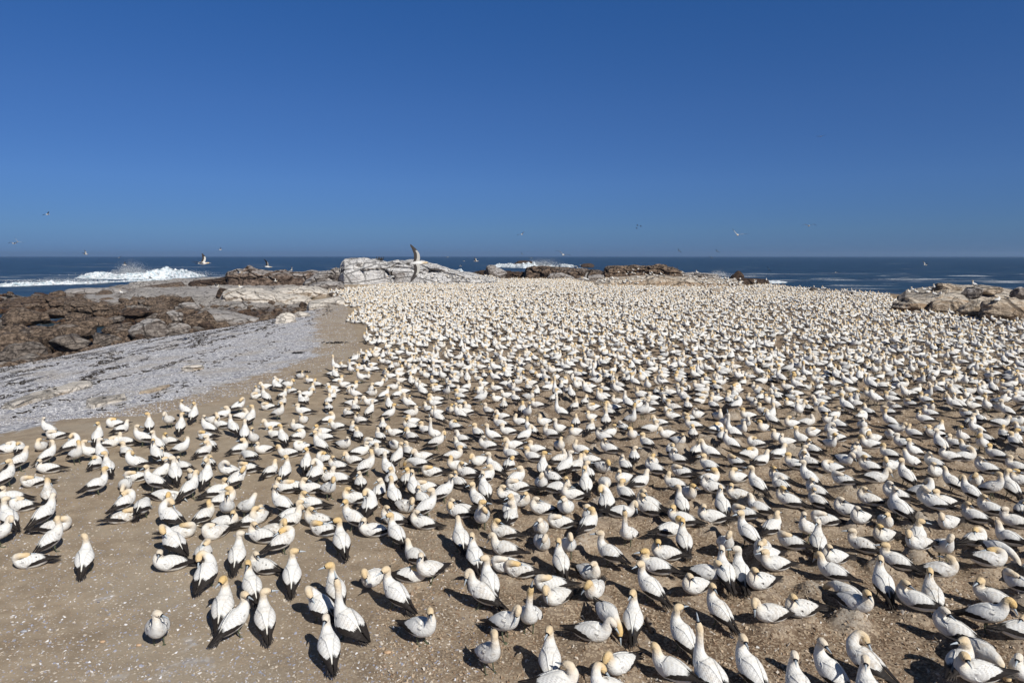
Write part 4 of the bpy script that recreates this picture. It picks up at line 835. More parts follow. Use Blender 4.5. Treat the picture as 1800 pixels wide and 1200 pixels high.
def make_gannet(pose, yaw=0.0, lod=0, mirror=False, open_wing=0.0, tail_up=0.0):
    """returns {part name: [(V, Q, T, UV), ...]}; x forward, y left, z up, feet or belly on z = 0"""
    pitch, hz, stand, neck, hs, hd = POSE[pose]
    pa = math.radians(pitch); R = np.array([[math.cos(pa), 0, -math.sin(pa)], [0, 1, 0], [math.sin(pa), 0, math.cos(pa)]])
    cen = np.array([0, 0, hz]); tr = lambda q: np.asarray(q) @ R.T + cen
    trunk = tr(np.stack([ST[:, 0], 0 * ST[:, 0], ST[:, 3]], -1)); chest = trunk[-1]
    pts = list(trunk); rw = list(ST[:, 1]); rh = list(ST[:, 2])
    for (x, y, z, r) in neck: pts.append(chest + (x, y, z)); rw.append(r * 1.07); rh.append(r * 1.09)
    hd = np.array(hd, float); hd /= np.linalg.norm(hd); a = math.radians(yaw); Rz = np.array([[math.cos(a), -math.sin(a), 0], [math.sin(a), math.cos(a), 0], [0, 0, 1]]); hd = Rz @ hd
    h0 = chest + np.array(hs)
    # the head rounds the bend off at the crown before it points along hd
    prev = pts[-1]; back = h0 - prev; back /= np.linalg.norm(back)
    for f, r, up in ((.0, .0450, 0), (.036, .0465, .010), (.066, .0405, .010), (.090, .029, .005), (.105, .020, 0)):
        pts.append(h0 + hd * f + back * up * (1 - abs(back @ hd))); rw.append(r * .93); rh.append(r)
    pts = np.array(pts); rad = np.stack([rw, rh], -1)
    per = {0: 3.6, 1: 2.0, 2: 1.15}[lod]; n = int((len(pts) - 1) * per) + 1; t = np.linspace(0, len(pts) - 1 - 1e-6, n)
    Cc = cr(pts, t); rr = np.clip(cr(rad, t), .008, None); sides = {0: 18, 1: 10, 2: 6}[lod]
    V, Q, T = loft(Cc, rr[:, 0], rr[:, 1], sides)
    L = np.concatenate([[0], np.cumsum(np.linalg.norm(np.diff(Cc, axis=0), axis=1))]); dd = (L[-1] - L) / .5
    uu = np.concatenate([np.repeat(dd, sides), [1.0, 0.0]]); vv = np.concatenate([np.tile(np.linspace(0, 1, sides, endpoint=False), n), [0, 0]])
    if lod == 0:   # breast and belly are not a perfect tube
        dz = vnoise(V[:, 0] * 14, V[:, 1] * 14, V[:, 2] * 14, s=3) * .004; V = V + dz[:, None]
    G = {'body': [(V, Q, T, np.stack([uu, vv], -1))]}
    # bill: a slim cone with a faint hook
    hb = Cc[-1]; sd = np.cross(hd, (0, 0, 1)); sd /= np.linalg.norm(sd) + 1e-9; upv = np.cross(sd, hd)
    if lod < 2:
        bc = np.array([hb - hd * .012, hb + hd * .02, hb + hd * .058 + upv * .001, hb + hd * .088 - upv * .002, hb + hd * .098 - upv * .008])
        br = np.array([.0185, .0150, .0095, .0052, .0025]); V, Q, T = loft(bc, br * .8, br, 8 if lod == 0 else 5, upv)
    else:
        V = np.array([hb + upv * .016, hb - upv * .014 + sd * .013, hb - upv * .014 - sd * .013, hb + hd * .098]); Q = np.zeros((0, 4), int); T = np.array([(0, 1, 3), (1, 2, 3), (2, 0, 3)])
    G['bill'] = [(V, Q, T, np.zeros((len(V), 2)))]
    if lod == 0:
        G['eye'] = []
        for s_ in (-1, 1):
            c = h0 + hd * .076 + sd * s_ * .0305 + upv * .008; V, Q, T = loft(np.array([c - hd * .009, c - hd * .005, c, c + hd * .005, c + hd * .009]), np.array([.001, .006, .0075, .006, .001]), np.array([.001, .006, .0075, .006, .001]) , 8)
            G['eye'].append((V, Q, T, np.zeros((len(V), 2))))
    # folded wings
    nu, nv = {0: (22, 9), 1: (9, 4), 2: (5, 3)}[lod]
    G['wing'] = []
    for s_ in (-1, 1):
        u = np.linspace(0, 1, nu)[:, None]; v = np.linspace(0, 1, nv)[None]
        sx = .135 - u * (.56 + .0 * v) - .06 * np.sin(np.pi * v) * (1 - u) + .02 * (u > .6) * 0
        ew = np.interp(sx, [-.45, -.33, -.245, -.17, -.10, -.02, .06, .125, .15], [.020, .046, .066, .096, .118, .128, .124, .104, .080])
        eh = np.interp(sx, [-.45, -.33, -.245, -.17, -.10, -.02, .06, .125, .15], [.008, .022, .048, .078, .105, .120, .120, .102, .080])
        span = np.interp(u, [0, .08, .2, .55, .8, 1], [.30, .75, 1, .95, .72, .25]); f0 = 60 - 52 * np.interp(u, [0, .25, .6, 1], [.15, .8, 1.0, .9]); f1 = f0 + 92 * span
        ph = np.radians(f0 + (f1 - f0) * v); off = .010 * np.sin(np.pi * np.clip(v * .9 + .08, 0, 1)) ** .6 * np.interp(u, [0, .1, .8, 1], [.2, 1, .6, .2])
        zc = np.interp(sx, [-.45, -.245, -.1, 0], [.045, .014, 0, 0])
        drop = open_wing * np.sin(np.pi * np.clip(u, 0, 1)) * v
        Y = s_ * (np.sin(ph) * (ew + off) + drop * .10); Zz = zc + np.cos(ph) * (eh + off) + drop * .01
        P1 = tr(np.stack([sx + 0 * v, Y, Zz], -1).reshape(-1, 3)); uv = np.stack([u + 0 * v, v + 0 * u], -1).reshape(-1, 2)
        Qf = grid_faces(nu, nv)
        if lod == 0:
            off2 = off - .009; P2_ = tr(np.stack([sx + 0 * v, s_ * (np.sin(ph) * (ew + off2) + drop * .09), zc + np.cos(ph) * (eh + off2) + drop * .01], -1).reshape(-1, 3))
            m = nu * nv; rim = list(range(nv)) + [i * nv + nv - 1 for i in range(1, nu)] + [(nu - 1) * nv + j for j in range(nv - 2, -1, -1)] + [i * nv for i in range(nu - 2, 0, -1)]
            rq = [(rim[i], rim[(i + 1) % len(rim)], rim[(i + 1) % len(rim)] + m, rim[i] + m) for i in range(len(rim))]
            G['wing'].append((np.vstack([P1, P2_]), np.vstack([Qf, Qf[:, ::-1] + m, rq]), np.zeros((0, 3), int), np.vstack([uv, uv])))
        else: G['wing'].append((P1, Qf, np.zeros((0, 3), int), uv))
    # tail: pointed feathers in a narrow fan, white rump above its root comes from the body
    nf = {0: 7, 1: 4, 2: 2}[lod]; TV, TQ = [], []
    for i in range(nf):
        f = (i / (nf - 1) - .5) * 2; ang = f * .34; ln = .235 - .07 * abs(f); w = .022 if lod == 0 else .030 if lod == 1 else .042
        c0 = np.array([-.20, f * .018, .004 - .002 * i % 2]); d = np.array([-math.cos(ang), math.sin(ang), -.03 - .03 * abs(f) + tail_up]); sdv = np.array([math.sin(ang), math.cos(ang), 0])
        z = np.array([0, 0, .0035]); b = len(TV)
        ring = []
        for q, ww in ((0, .6), (.45, 1.0), (.8, .8), (1.0, .12)):
            for sg in (-1, 1): ring.append(c0 + d * ln * q + sdv * w * .5 * ww * sg + z * (1 + .8 * i % 2))
        if lod == 0:
            TV += ring + [r - z * .9 for r in ring]
            for q in range(3): a0 = b + q * 2; TQ += [(a0, a0 + 1, a0 + 3, a0 + 2), (a0 + 8, a0 + 10, a0 + 11, a0 + 9), (a0, a0 + 2, a0 + 10, a0 + 8), (a0 + 1, a0 + 9, a0 + 11, a0 + 3)]
        else:
            TV += ring
            for q in range(3): a0 = b + q * 2; TQ.append((a0, a0 + 1, a0 + 3, a0 + 2))
    G['tail'] = [(tr(np.array(TV)), np.array(TQ), np.zeros((0, 3), int), np.zeros((len(TV), 2)))]
    # legs and webbed feet
    if stand and lod < 2:
        G['leg'] = []; G['webbed_foot'] = []
        for s_ in (-1, 1):
            hip = tr(np.array([[-.015, s_ * .050, -.075]]))[0]; fx = hip[0] + .03 + s_ * .012; an = np.array([fx - .012, s_ * .055, .018]); kn = np.array([(hip[0] + fx) / 2 - .02, s_ * .054, (hip[2] + .018) * .5])
            V, Q, T = loft(np.array([hip + (0, 0, .03), hip, kn, an, an - (0, 0, .010)]), np.array([.030, .024, .0095, .0085, .006]), np.array([.030, .024, .0095, .0085, .006]), 8 if lod == 0 else 4)
            G['leg'].append((V, Q, T, np.zeros((len(V), 2))))
            toes = [(-.025, .0), (.045, -.042), (.062, -.020), (.075, .004), (.060, .030), (.045, .040)]
            F = np.array([(fx - .012, s_ * .055, .018)] + [(fx + a_, s_ * .055 + b_ * 1.1, .006 if k_ % 2 else .004) for k_, (a_, b_) in enumerate(toes[1:])] + [(fx + toes[0][0], s_ * .055, .004)])
            F2 = F.copy(); F2[:, 2] -= .004; m = len(F); tr_ = [(0, i, i + 1) for i in range(1, m - 1)] + [(0, m - 1, 1)]
            tb = [(m, i + m + 1, i + m) for i in range(1, m - 1)]; V = np.vstack([F, F2])
            G['webbed_foot'].append((V, np.array([(i, i + m, i + 1 + m, i + 1) for i in range(1, m - 1)]), np.array(tr_ + tb), np.zeros((len(V), 2))))
    if mirror:
        for k_ in G: G[k_] = [(V * np.array([1, -1, 1]), Q[:, ::-1], T[:, ::-1], uv) for V, Q, T, uv in G[k_]]
    head = h0 + hd * .05
    if mirror: head = head * np.array([1, -1, 1])
    return G, head

VAR = {'L': [(0, 0), (35, 0), (-35, 0), (80, 0), (-80, 0), (150, 0)], 'T': [(0, 0), (0, 1), (25, 0), (25, 1)], 'P': [(0, 0), (0, 1), (60, 0), (60, 1)], 'B': [(0, 0), (0, 1)],
       'U': [(0, 0), (40, 0), (-40, 0), (90, 0), (-90, 0), (160, 0)], 'S': [(0, 0), (40, 0)], 'W': [(0, 0), (45, 0), (-45, 0)], 't': [(0, 0), (0, 1)], 'p': [(0, 0), (0, 1), (70, 0), (70, 1)],
       'Q': [(0, 0), (0, 1)], 'b': [(0, 0), (0, 1)]}
LIB = {}
for ps, vs in VAR.items():
    for vi, (yw, mir) in enumerate(vs):
        ow = .6 if (ps == 'S') else (.25 if ps == 'W' and vi == 1 else (.45 if ps == 'Q' else 0))
        tu = .35 if ps in 'PT' and mir else .06
        LIB[(ps, vi)] = [make_gannet(ps, yw, lod, bool(mir), ow, tu) for lod in (0, 1, 2)]
PART_MESH = {}
def part_meshes(key):
    if key not in PART_MESH:
        G, _ = LIB[key][0]; PART_MESH[key] = [(nm, mesh_np(nm, V, Q, T, uv)) for nm in G for (V, Q, T, uv) in G[nm]]
        for nm, me in PART_MESH[key]: me.materials.append(BM[MI[nm]])
    return PART_MESH[key]

def best_variant(ps, x, y, z, g, hpx):
    if hpx is None or hpx[0] is None: return int(RNG.integers(len(VAR[ps]))), g
    best = None
    for vi in range(len(VAR[ps])):
        hd = LIB[(ps, vi)][0][1]
        for dg in (-.35, -.17, 0, .17, .35):
            c, s = math.cos(g + dg), math.sin(g + dg)
            q = np.array([x + hd[0] * c - hd[1] * s, y + hd[0] * s + hd[1] * c, z + hd[2]]); a, b = to_px(q)
            e = math.hypot(a - hpx[0], (b - hpx[1]) * .7) + abs(dg) * 8 + RNG.random() * 1.5
            if best is None or e < best[0]: best = (e, vi, g + dg)
    return best[1], best[2]
placed.sort(key=lambda p: p[1])
N_IND = 290
# ---- words for the labels
PW = {'L': "gannet sitting with raised head", 'T': "gannet lying with head tucked on its back", 'P': "sitting gannet with bill on its breast", 'B': "lying gannet stretching its neck low",
      'U': "upright gannet with raised neck", 'S': "sky-pointing gannet", 'W': "standing gannet with level body", 't': "standing gannet with head tucked back", 'p': "standing gannet preening its breast",
      'Q': "gannet twisting its neck to preen its back", 'b': "standing gannet bowing its head low"}
def facing(h):
    k = int(((h + 22.5) % 360) // 45)
    return ["facing right", "facing away to the right", "seen from behind", "facing away to the left", "facing left", "facing front left", "facing the camera", "facing front right"][k]
LM = [(1143, 1095, "the short brown stick"), (597/4, 977, "the tall lone gannet on the sand"), (1110/4, 1095, "the lone walking gannet"), (450+650/4, 1090, "the half-winged sky-pointer"),
      (900+1385/4, 1170, "the tallest sky-pointer"), (450+1155/4, 1095, "the side-on green-footed gannet"), (900+820/4, 935, "the neck-stretching gannet"), (1350+1500/4, 1145, "the big bowing gannet at right"),
      (1350+600/4, 1073, "the large right-facing gannet"), (675/4, 850, "the gannet in the open gap"), (900+565/4, 1113, "the large bowed white gannet"), (1350+470/4, 985, "the plump gannet on bare soil"),
      (1350+1310/4, 1117, "the large left-facing gannet"), (1350+445/4, 1175, "the upward-looking gannet"), (1350+1545/4, 995, "the neck-on-back sleeper"), (900+1195/4, 880, "the bill-on-breast gannet"),
      (1350+1640/4, 852, "the nose-to-nose pair"), (450+930/4, 820, "the alert bill-raising gannet"), (215/4, 982, "the small curled-up gannet"), (345/4, 750, "the leftmost beach-edge gannet"), (1350+1230/4, 958, "the arch-necked preener"), (900+1500/4, 952, "the round bluish gannet")]
def region(px, py):
    cx = ["at the left edge", "left of centre", "left of the middle", "right of the middle", "right of centre", "at the right edge"][min(max(int(px / 300), 0), 5)]
    cy = "bottom edge," if py > 1130 else "near rows," if py > 1000 else "middle rows," if py > 900 else "farther rows," if py > 840 else "farthest rows,"
    return cy + " " + cx
def relation(px, py, i):
    b = None
    for lx, ly, nm in LM:
        d = math.hypot(px - lx, (py - ly) * 1.3)
        if 14 < d < 105 and (b is None or d < b[0]): b = (d, lx, ly, nm)
    if b is None: return region(px, py)
    _, lx, ly, nm = b; dx, dy = px - lx, (py - ly) * 1.5
    w = ("right of " if dx > 0 else "left of ") if abs(dx) > abs(dy) * 1.6 else ("in front of " if dy > 0 else "behind ") if abs(dy) > abs(dx) * 1.6 else (("front right of " if dy > 0 else "back right of ") if dx > 0 else ("front left of " if dy > 0 else "back left of "))
    return w + nm
LBL = {}
for n_, p in enumerate(placed):
    i = p[5]; r = BIRDS[i]; lab = r[6]
    if lab: LBL[i] = lab; continue
    LBL[i] = [PW[p[2]], facing(r[3]), relation(r[0], r[1], i)]
ind = placed[:N_IND]
groups = {}
for p in ind:
    if not isinstance(LBL[p[5]], str): groups.setdefault(", ".join(LBL[p[5]]), []).append(p[5])
for kx, ids in groups.items():
    if len(ids) == 1: LBL[ids[0]] = kx; continue
    xs = [BIRDS[i][0] for i in ids]; ys_ = [BIRDS[i][1] for i in ids]
    byx = (max(xs) - min(xs)) > (max(ys_) - min(ys_)) * 1.2; ids = sorted(ids, key=lambda i: BIRDS[i][0] if byx else -BIRDS[i][1])
    nm = {2: ["leftmost", "rightmost"] if byx else ["nearest", "farthest"], 3: ["leftmost", "middle", "rightmost"] if byx else ["nearest", "middle", "farthest"]}.get(len(ids))
    if nm is None: nm = ["leftmost", "second from left", "third from left", "fourth from left", "fifth from left", "sixth from left", "seventh from left", "eighth from left", "ninth from left"][:len(ids)]; ids = sorted(ids, key=lambda i: BIRDS[i][0])
    for a_, i in zip(nm, ids): LBL[i] = a_ + " " + kx
def shorten(s):
    for a_, b_ in ((" with raised head", ""), ("gannet twisting its neck to preen its back", "gannet preening its back"), ("gannet lying with head tucked on its back", "gannet with tucked head"), ("sitting gannet with bill on its breast", "sitting bill-down gannet"), ("upright gannet with raised neck", "upright gannet"), (" with level body", ""), (" preening its breast", " preening"), ("lying gannet stretching its neck low", "low-necked gannet"), ("facing away to the ", "turned away "), ("standing gannet with head tucked back", "standing tucked-head gannet"), ("standing gannet bowing its head low", "bowing gannet"), ("standing gannet preening its breast", "standing preener")):
        if len(s.replace(",", "").split()) <= 16: break
        s = s.replace(a_, b_)
    return s

CR = []   # crowd instances: key, lod, x, y, z, heading, scale, tone
def tone(r): return (min(1, max(.1, .62 + .28 * r.normal())), max(0, .10 + .16 * r.normal()) + (.35 if r.random() < .05 else 0), r.random())
for n_, p in enumerate(placed):
    x, y, ps, g, hpx, i, _ = p; z = gz(x, y) - .012; r = np.random.default_rng(900 + i)
    vi, g = best_variant(ps, x, y, z, g, hpx); sc = .93 + .08 * r.random(); tn = tone(r)
    if not isinstance(LBL[i], str): LBL[i] = ", ".join(LBL[i])
    if y > 12.5: tn = (tn[0], tn[1] * .6, tn[2])
    if n_ >= N_IND: CR.append(((ps, vi), 1, x, y, z, g, sc, tn)); continue
    root = bpy.data.objects.new("gannet", None); COL.objects.link(root); root.empty_display_size = .1
    root.location = (x, y, z); root.rotation_euler = (r.normal() * .02, r.normal() * .03, g); root.scale = (sc, sc, sc)
    tag(root, shorten(LBL[i]), "gannet", "gannets in the near rows of the colony"); legs = []
    for nm, me in part_meshes((ps, vi)):
        o = bpy.data.objects.new(nm, me); COL.objects.link(o); o.color = (*tn, 1)
        if nm == 'leg': legs.append(o); o.parent = root
        elif nm == 'webbed_foot': o.parent = legs[sum(1 for q in legs if q.children)] if any(not q.children for q in legs) else root
        else: o.parent = root
# ------------------------------------------------------------------ the crowd: poses drawn at random, all facing rather to the left and away into the wind
bpy.context.view_layer.update()
rc = np.random.default_rng(31)
def crowd_add(x, y, z, lod=None):
    ps = PM[rc.integers(len(PM))]; vi = int(rc.integers(len(VAR[ps]))) if rc.random() < .6 else 0
    g = math.radians(160 + rc.normal() * 48) if rc.random() < .60 else rc.random() * 6.283
    if lod is None: lod = 0 if y < 17 else 1 if y < 42 else 2
    if lod == 2 and ps in 'UWpQS' and rc.random() < .3: ps, vi = 'L', 0
    CR.append(((ps, vi), lod, x, y, z, g, .91 + .12 * rc.random(), tone(rc)))
def under_rock(x, y):
    return False
deps = bpy.context.evaluated_depsgraph_get()
def bvh_of(o):
    M = o.matrix_world; return BVHTree.FromPolygons([M @ v.co for v in o.data.vertices], [p.vertices[:] for p in o.data.polygons])
TREES = [bvh_of(o) for o in OUTC]
BB = []
for o in OUTC:
    c = np.array([(o.matrix_world @ Vector(b))[:] for b in o.bound_box]); BB.append((c.min(0), c.max(0)))
def top_at(x, y):
    z = None
    for t, (a, b) in zip(TREES, BB):
        if a[0] <= x <= b[0] and a[1] <= y <= b[1]:
            h = t.ray_cast(Vector((x, y, 30)), Vector((0, 0, -1)))
            if h[0] is not None and (z is None or h[0].z > z): z = h[0].z
    return z
for (x, y) in crowd:
    if y > 45:
        t = top_at(x, y)
        if t is not None and t > .25:
            if t < 1.1 and y > 80 and rc.random() < .35: crowd_add(x, y, t - .02)
            continue
    crowd_add(x, y, gz(x, y) - .012)
def cam_hit(px, py):
    d = Vector(ray(px, py)).normalized(); best = None
    for t in TREES:
        h = t.ray_cast(Vector((0, 0, H_CAM)), d)
        if h[0] is not None and (best is None or h[3] < best[3]): best = h
    return best
# rows of birds standing on the terrace and headland rocks
for a, b, n, dy in [((1100, 480), (1300, 494), 70, 3), ((1085, 477), (1130, 480), 22, 3), ((1060, 486), (1085, 488), 10, 2), ((1090, 494), (1160, 499), 20, 3), ((1230, 498), (1360, 504), 45, 3), ((1270, 494), (1310, 497), 12, 2), ((800, 489), (860, 490), 16, 1), ((580, 516), (612, 512), 14, 3), ((700, 489), (790, 488), 16, 2)]:
    for _ in range(n):
        t = rc.random(); h = cam_hit(a[0] + (b[0] - a[0]) * t + rc.normal() * 2, a[1] + (b[1] - a[1]) * t + rc.normal() * dy)
        if h and h[1].z > .25: crowd_add(h[0].x, h[0].y, h[0].z - .02, 2)
def build_crowd():
    Vs, Qs, Ts, UVs, Cs, mq, mt = [], [], [], [], [], [], []; base = 0
    cat = {}
    for key, lod, x, y, z, g, sc, tn in CR:
        kk = (key, lod)
        if kk not in cat:
            G = LIB[key][lod][0]; v0, q0, t0, u0, a0, b0 = [], [], [], [], [], []; o = 0
            for nm in G:
                for (V, Q, T, uv) in G[nm]:
                    v0.append(V); u0.append(uv)
                    if len(Q): q0.append(np.asarray(Q) + o); a0 += [MI[nm]] * len(Q)
                    if len(T): t0.append(np.asarray(T) + o); b0 += [MI[nm]] * len(T)
                    o += len(V)
            cat[kk] = (np.concatenate(v0), np.concatenate(q0), np.concatenate(t0), np.concatenate(u0), np.array(a0), np.array(b0))
        V, Q, T, uv, a_, b_ = cat[kk]; c, s = math.cos(g) * sc, math.sin(g) * sc
        Vs.append(np.stack([V[:, 0] * c - V[:, 1] * s + x, V[:, 0] * s + V[:, 1] * c + y, V[:, 2] * sc + z], -1).astype(np.float32))
        Qs.append((Q + base).astype(np.int32)); Ts.append((T + base).astype(np.int32)); UVs.append(uv.astype(np.float32)); mq.append(a_); mt.append(b_)
        Cs.append(np.tile(np.array([*tn, 1], np.float32), (len(V), 1))); base += len(V)
    me = mesh_np("gannet_crowd", np.concatenate(Vs), np.concatenate(Qs), np.concatenate(Ts), np.concatenate(UVs), np.concatenate(mq + mt), True, np.concatenate(Cs))
    o = link("gannet_crowd", me, BM); o.color = (0, 0, 0, 1)
    tag(o, "dense crowd of thousands of white gannets filling the headland behind the near rows", "gannet colony", kind="stuff")
    print("crowd birds", len(CR), "faces", len(me.polygons))
build_crowd()

# ------------------------------------------------------------------ gannets on the rocks, one by one
def parts_on(root, key, tn=(.6, .1, .3)):
    legs = []
    for nm, me in part_meshes(key):
        o = bpy.data.objects.new(nm, me); COL.objects.link(o); o.color = (*tn, 1)
        if nm == 'leg': legs.append(o); o.parent = root
        elif nm == 'webbed_foot': o.parent = next((q for q in legs if not q.children), root)
        else: o.parent = root
def rock_bird(px, py, pose, vi, hd, label, group=None):
    h = cam_hit(px, py)
    if h is None or h[3] > 400:
        x, y, z = ground_hit(px, py)
    else: x, y, z = h[0]
    root = bpy.data.objects.new("gannet", None); COL.objects.link(root); root.location = (x, y, z - .01); root.rotation_euler = (0, 0, math.radians(hd))
    tag(root, label, "gannet", group); parts_on(root, (pose, vi))
rock_bird(1713, 505, 'U', 2, 170, "gannet standing alone on top of the large tan outcrop")
rock_bird(1752, 533, 'Q', 0, 0, "gannet preening on the front of the tan outcrop near the right edge")
for k, (x, y, ps, vi, hd, lb) in enumerate([(1598, 514, 'L', 0, 200, "leftmost gannet sitting on the tan outcrop's left end"), (1605, 513, 'U', 1, 150, "second gannet on the tan outcrop's left end"), (1611, 517, 'U', 2, 130, "upright gannet leaning right on the tan outcrop's left end"),
        (1625, 510, 'P', 0, 170, "gannet with head down at the back of the outcrop group"), (1636, 510, 'L', 0, 180, "gannet sitting in the middle of the outcrop group"), (1643, 509, 'U', 0, 200, "rightmost gannet at the back of the outcrop group"),
        (1630, 515, 'B', 0, 10, "low gannet facing right in the outcrop group"), (1643, 521, 'U', 3, 160, "gannet on the outcrop's front slope left of its neighbour"), (1652, 521, 'U', 0, 260, "slim gannet facing the camera on the outcrop's front slope")]):
    rock_bird(x, y, ps, vi, hd, lb, "gannets on the tan outcrop")
def far_bird(px, py, z, pose, vi, hd, label):
    p = at_z(px, py, z); root = bpy.data.objects.new("gannet", None); COL.objects.link(root); h = cam_hit(px, py)
    root.location = (h[0].x, h[0].y, h[0].z) if h else p; root.rotation_euler = (0, 0, math.radians(hd)); root.scale = (1.3, 1.3, 1.3); tag(root, label, "gannet"); parts_on(root, (pose, vi))
far_bird(214, 518, -1, 'U', 0, 180, "gannet standing alone on the pale platform by the sea")
far_bird(424, 507, -1, 'L', 0, 200, "gannet sitting on the tip of the white and tan slab")
far_bird(1226, 482, 0, 'U', 0, 180, "large-looking gannet standing at the end of the headland")
# cormorants drying on the white outcrop and the reef
def make_cormorant():
    pts = np.array([(-.20, 0, .03), (-.12, 0, .12), (-.02, 0, .24), (.04, 0, .34), (.06, 0, .42), (.05, 0, .50), (.07, 0, .56), (.11, 0, .575), (.15, 0, .57)]); r = np.array([.02, .06, .085, .07, .04, .028, .028, .026, .014])
    t = np.linspace(0, 7.999, 22); return loft(cr(pts, t), cr(np.stack([r, r], -1), t)[:, 0], cr(np.stack([r, r], -1), t)[:, 0], 8)
M_BLACK = m_plain("black_cormorant_plumage", (.012, .012, .012), (.035, .032, .03), .6)
M_CB = m_plain("dark_horn_bill", (.05, .045, .04), (.08, .07, .05), .5)
cV, cQ, cT = make_cormorant(); c_me = mesh_np("body", cV, cQ, cT); c_me.materials.append(M_BLACK)
bV, bQ, bT = loft(np.array([(.145, 0, .57), (.18, 0, .566), (.215, 0, .556)]), np.array([.010, .007, .003]), np.array([.010, .007, .003]), 6); c_b = mesh_np("bill", bV, bQ, bT); c_b.materials.append(M_CB)
tV, tQ, tT = loft(np.array([(-.16, 0, .08), (-.22, 0, .03), (-.30, 0, -.01)]), np.array([.03, .04, .03]), np.array([.014, .008, .004]), 6); c_t = mesh_np("tail", tV, tQ, tT); c_t.materials.append(M_BLACK)
def cormorant(px, py, label, group, hd, sc=1.0):
    h = cam_hit(px, py)
    if h is None: return
    root = bpy.data.objects.new("cormorant", None); COL.objects.link(root); root.location = h[0]; root.rotation_euler = (0, 0, hd); root.scale = (sc,) * 3
    tag(root, label, "cormorant", group)
    for nm, me in (("body", c_me), ("bill", c_b), ("tail", c_t)):
        o = bpy.data.objects.new(nm, me); COL.objects.link(o); o.parent = root
ords = ["leftmost", "second from left", "third from left", "fourth from left", "fifth from left", "sixth from left", "seventh from left", "rightmost"]
for k, px in enumerate([662.5, 665.5, 667, 668.5, 670, 671.5, 673.5, 675.5]):
    cormorant(px, 457.5 if px < 664 else 458.2, ords[k] + " of the black birds perched on the white outcrop's crest", "cormorants on the white outcrop", rc.random() * 6, 1.15)
ordn = ["first", "second", "third", "fourth", "fifth", "sixth", "seventh", "eighth", "ninth", "tenth", "eleventh", "twelfth", "thirteenth", "fourteenth", "fifteenth", "sixteenth", "seventeenth", "eighteenth", "nineteenth", "twentieth", "twenty-first", "twenty-second", "twenty-third", "twenty-fourth", "twenty-fifth", "twenty-sixth"]
for k in range(26):
    px = 925 + 138 * (k + .5) / 26 + rc.normal() * 1.2
    cormorant(px, 472 + 3 * (k / 26) + rc.random() * 8, ordn[k] + " black bird along the flat dark reef, counted from the left", "cormorants on the dark reef", rc.random() * 6, 1.0)
for k in range(16):
    px = 1066 + 128 * (k + .5) / 16 + rc.normal() * 1.2
    cormorant(px, 470 + rc.random() * 2.5, ordn[k] + " black bird along the headland rock's dark crest, counted from the left", "cormorants on the headland crest", rc.random() * 6, .9)

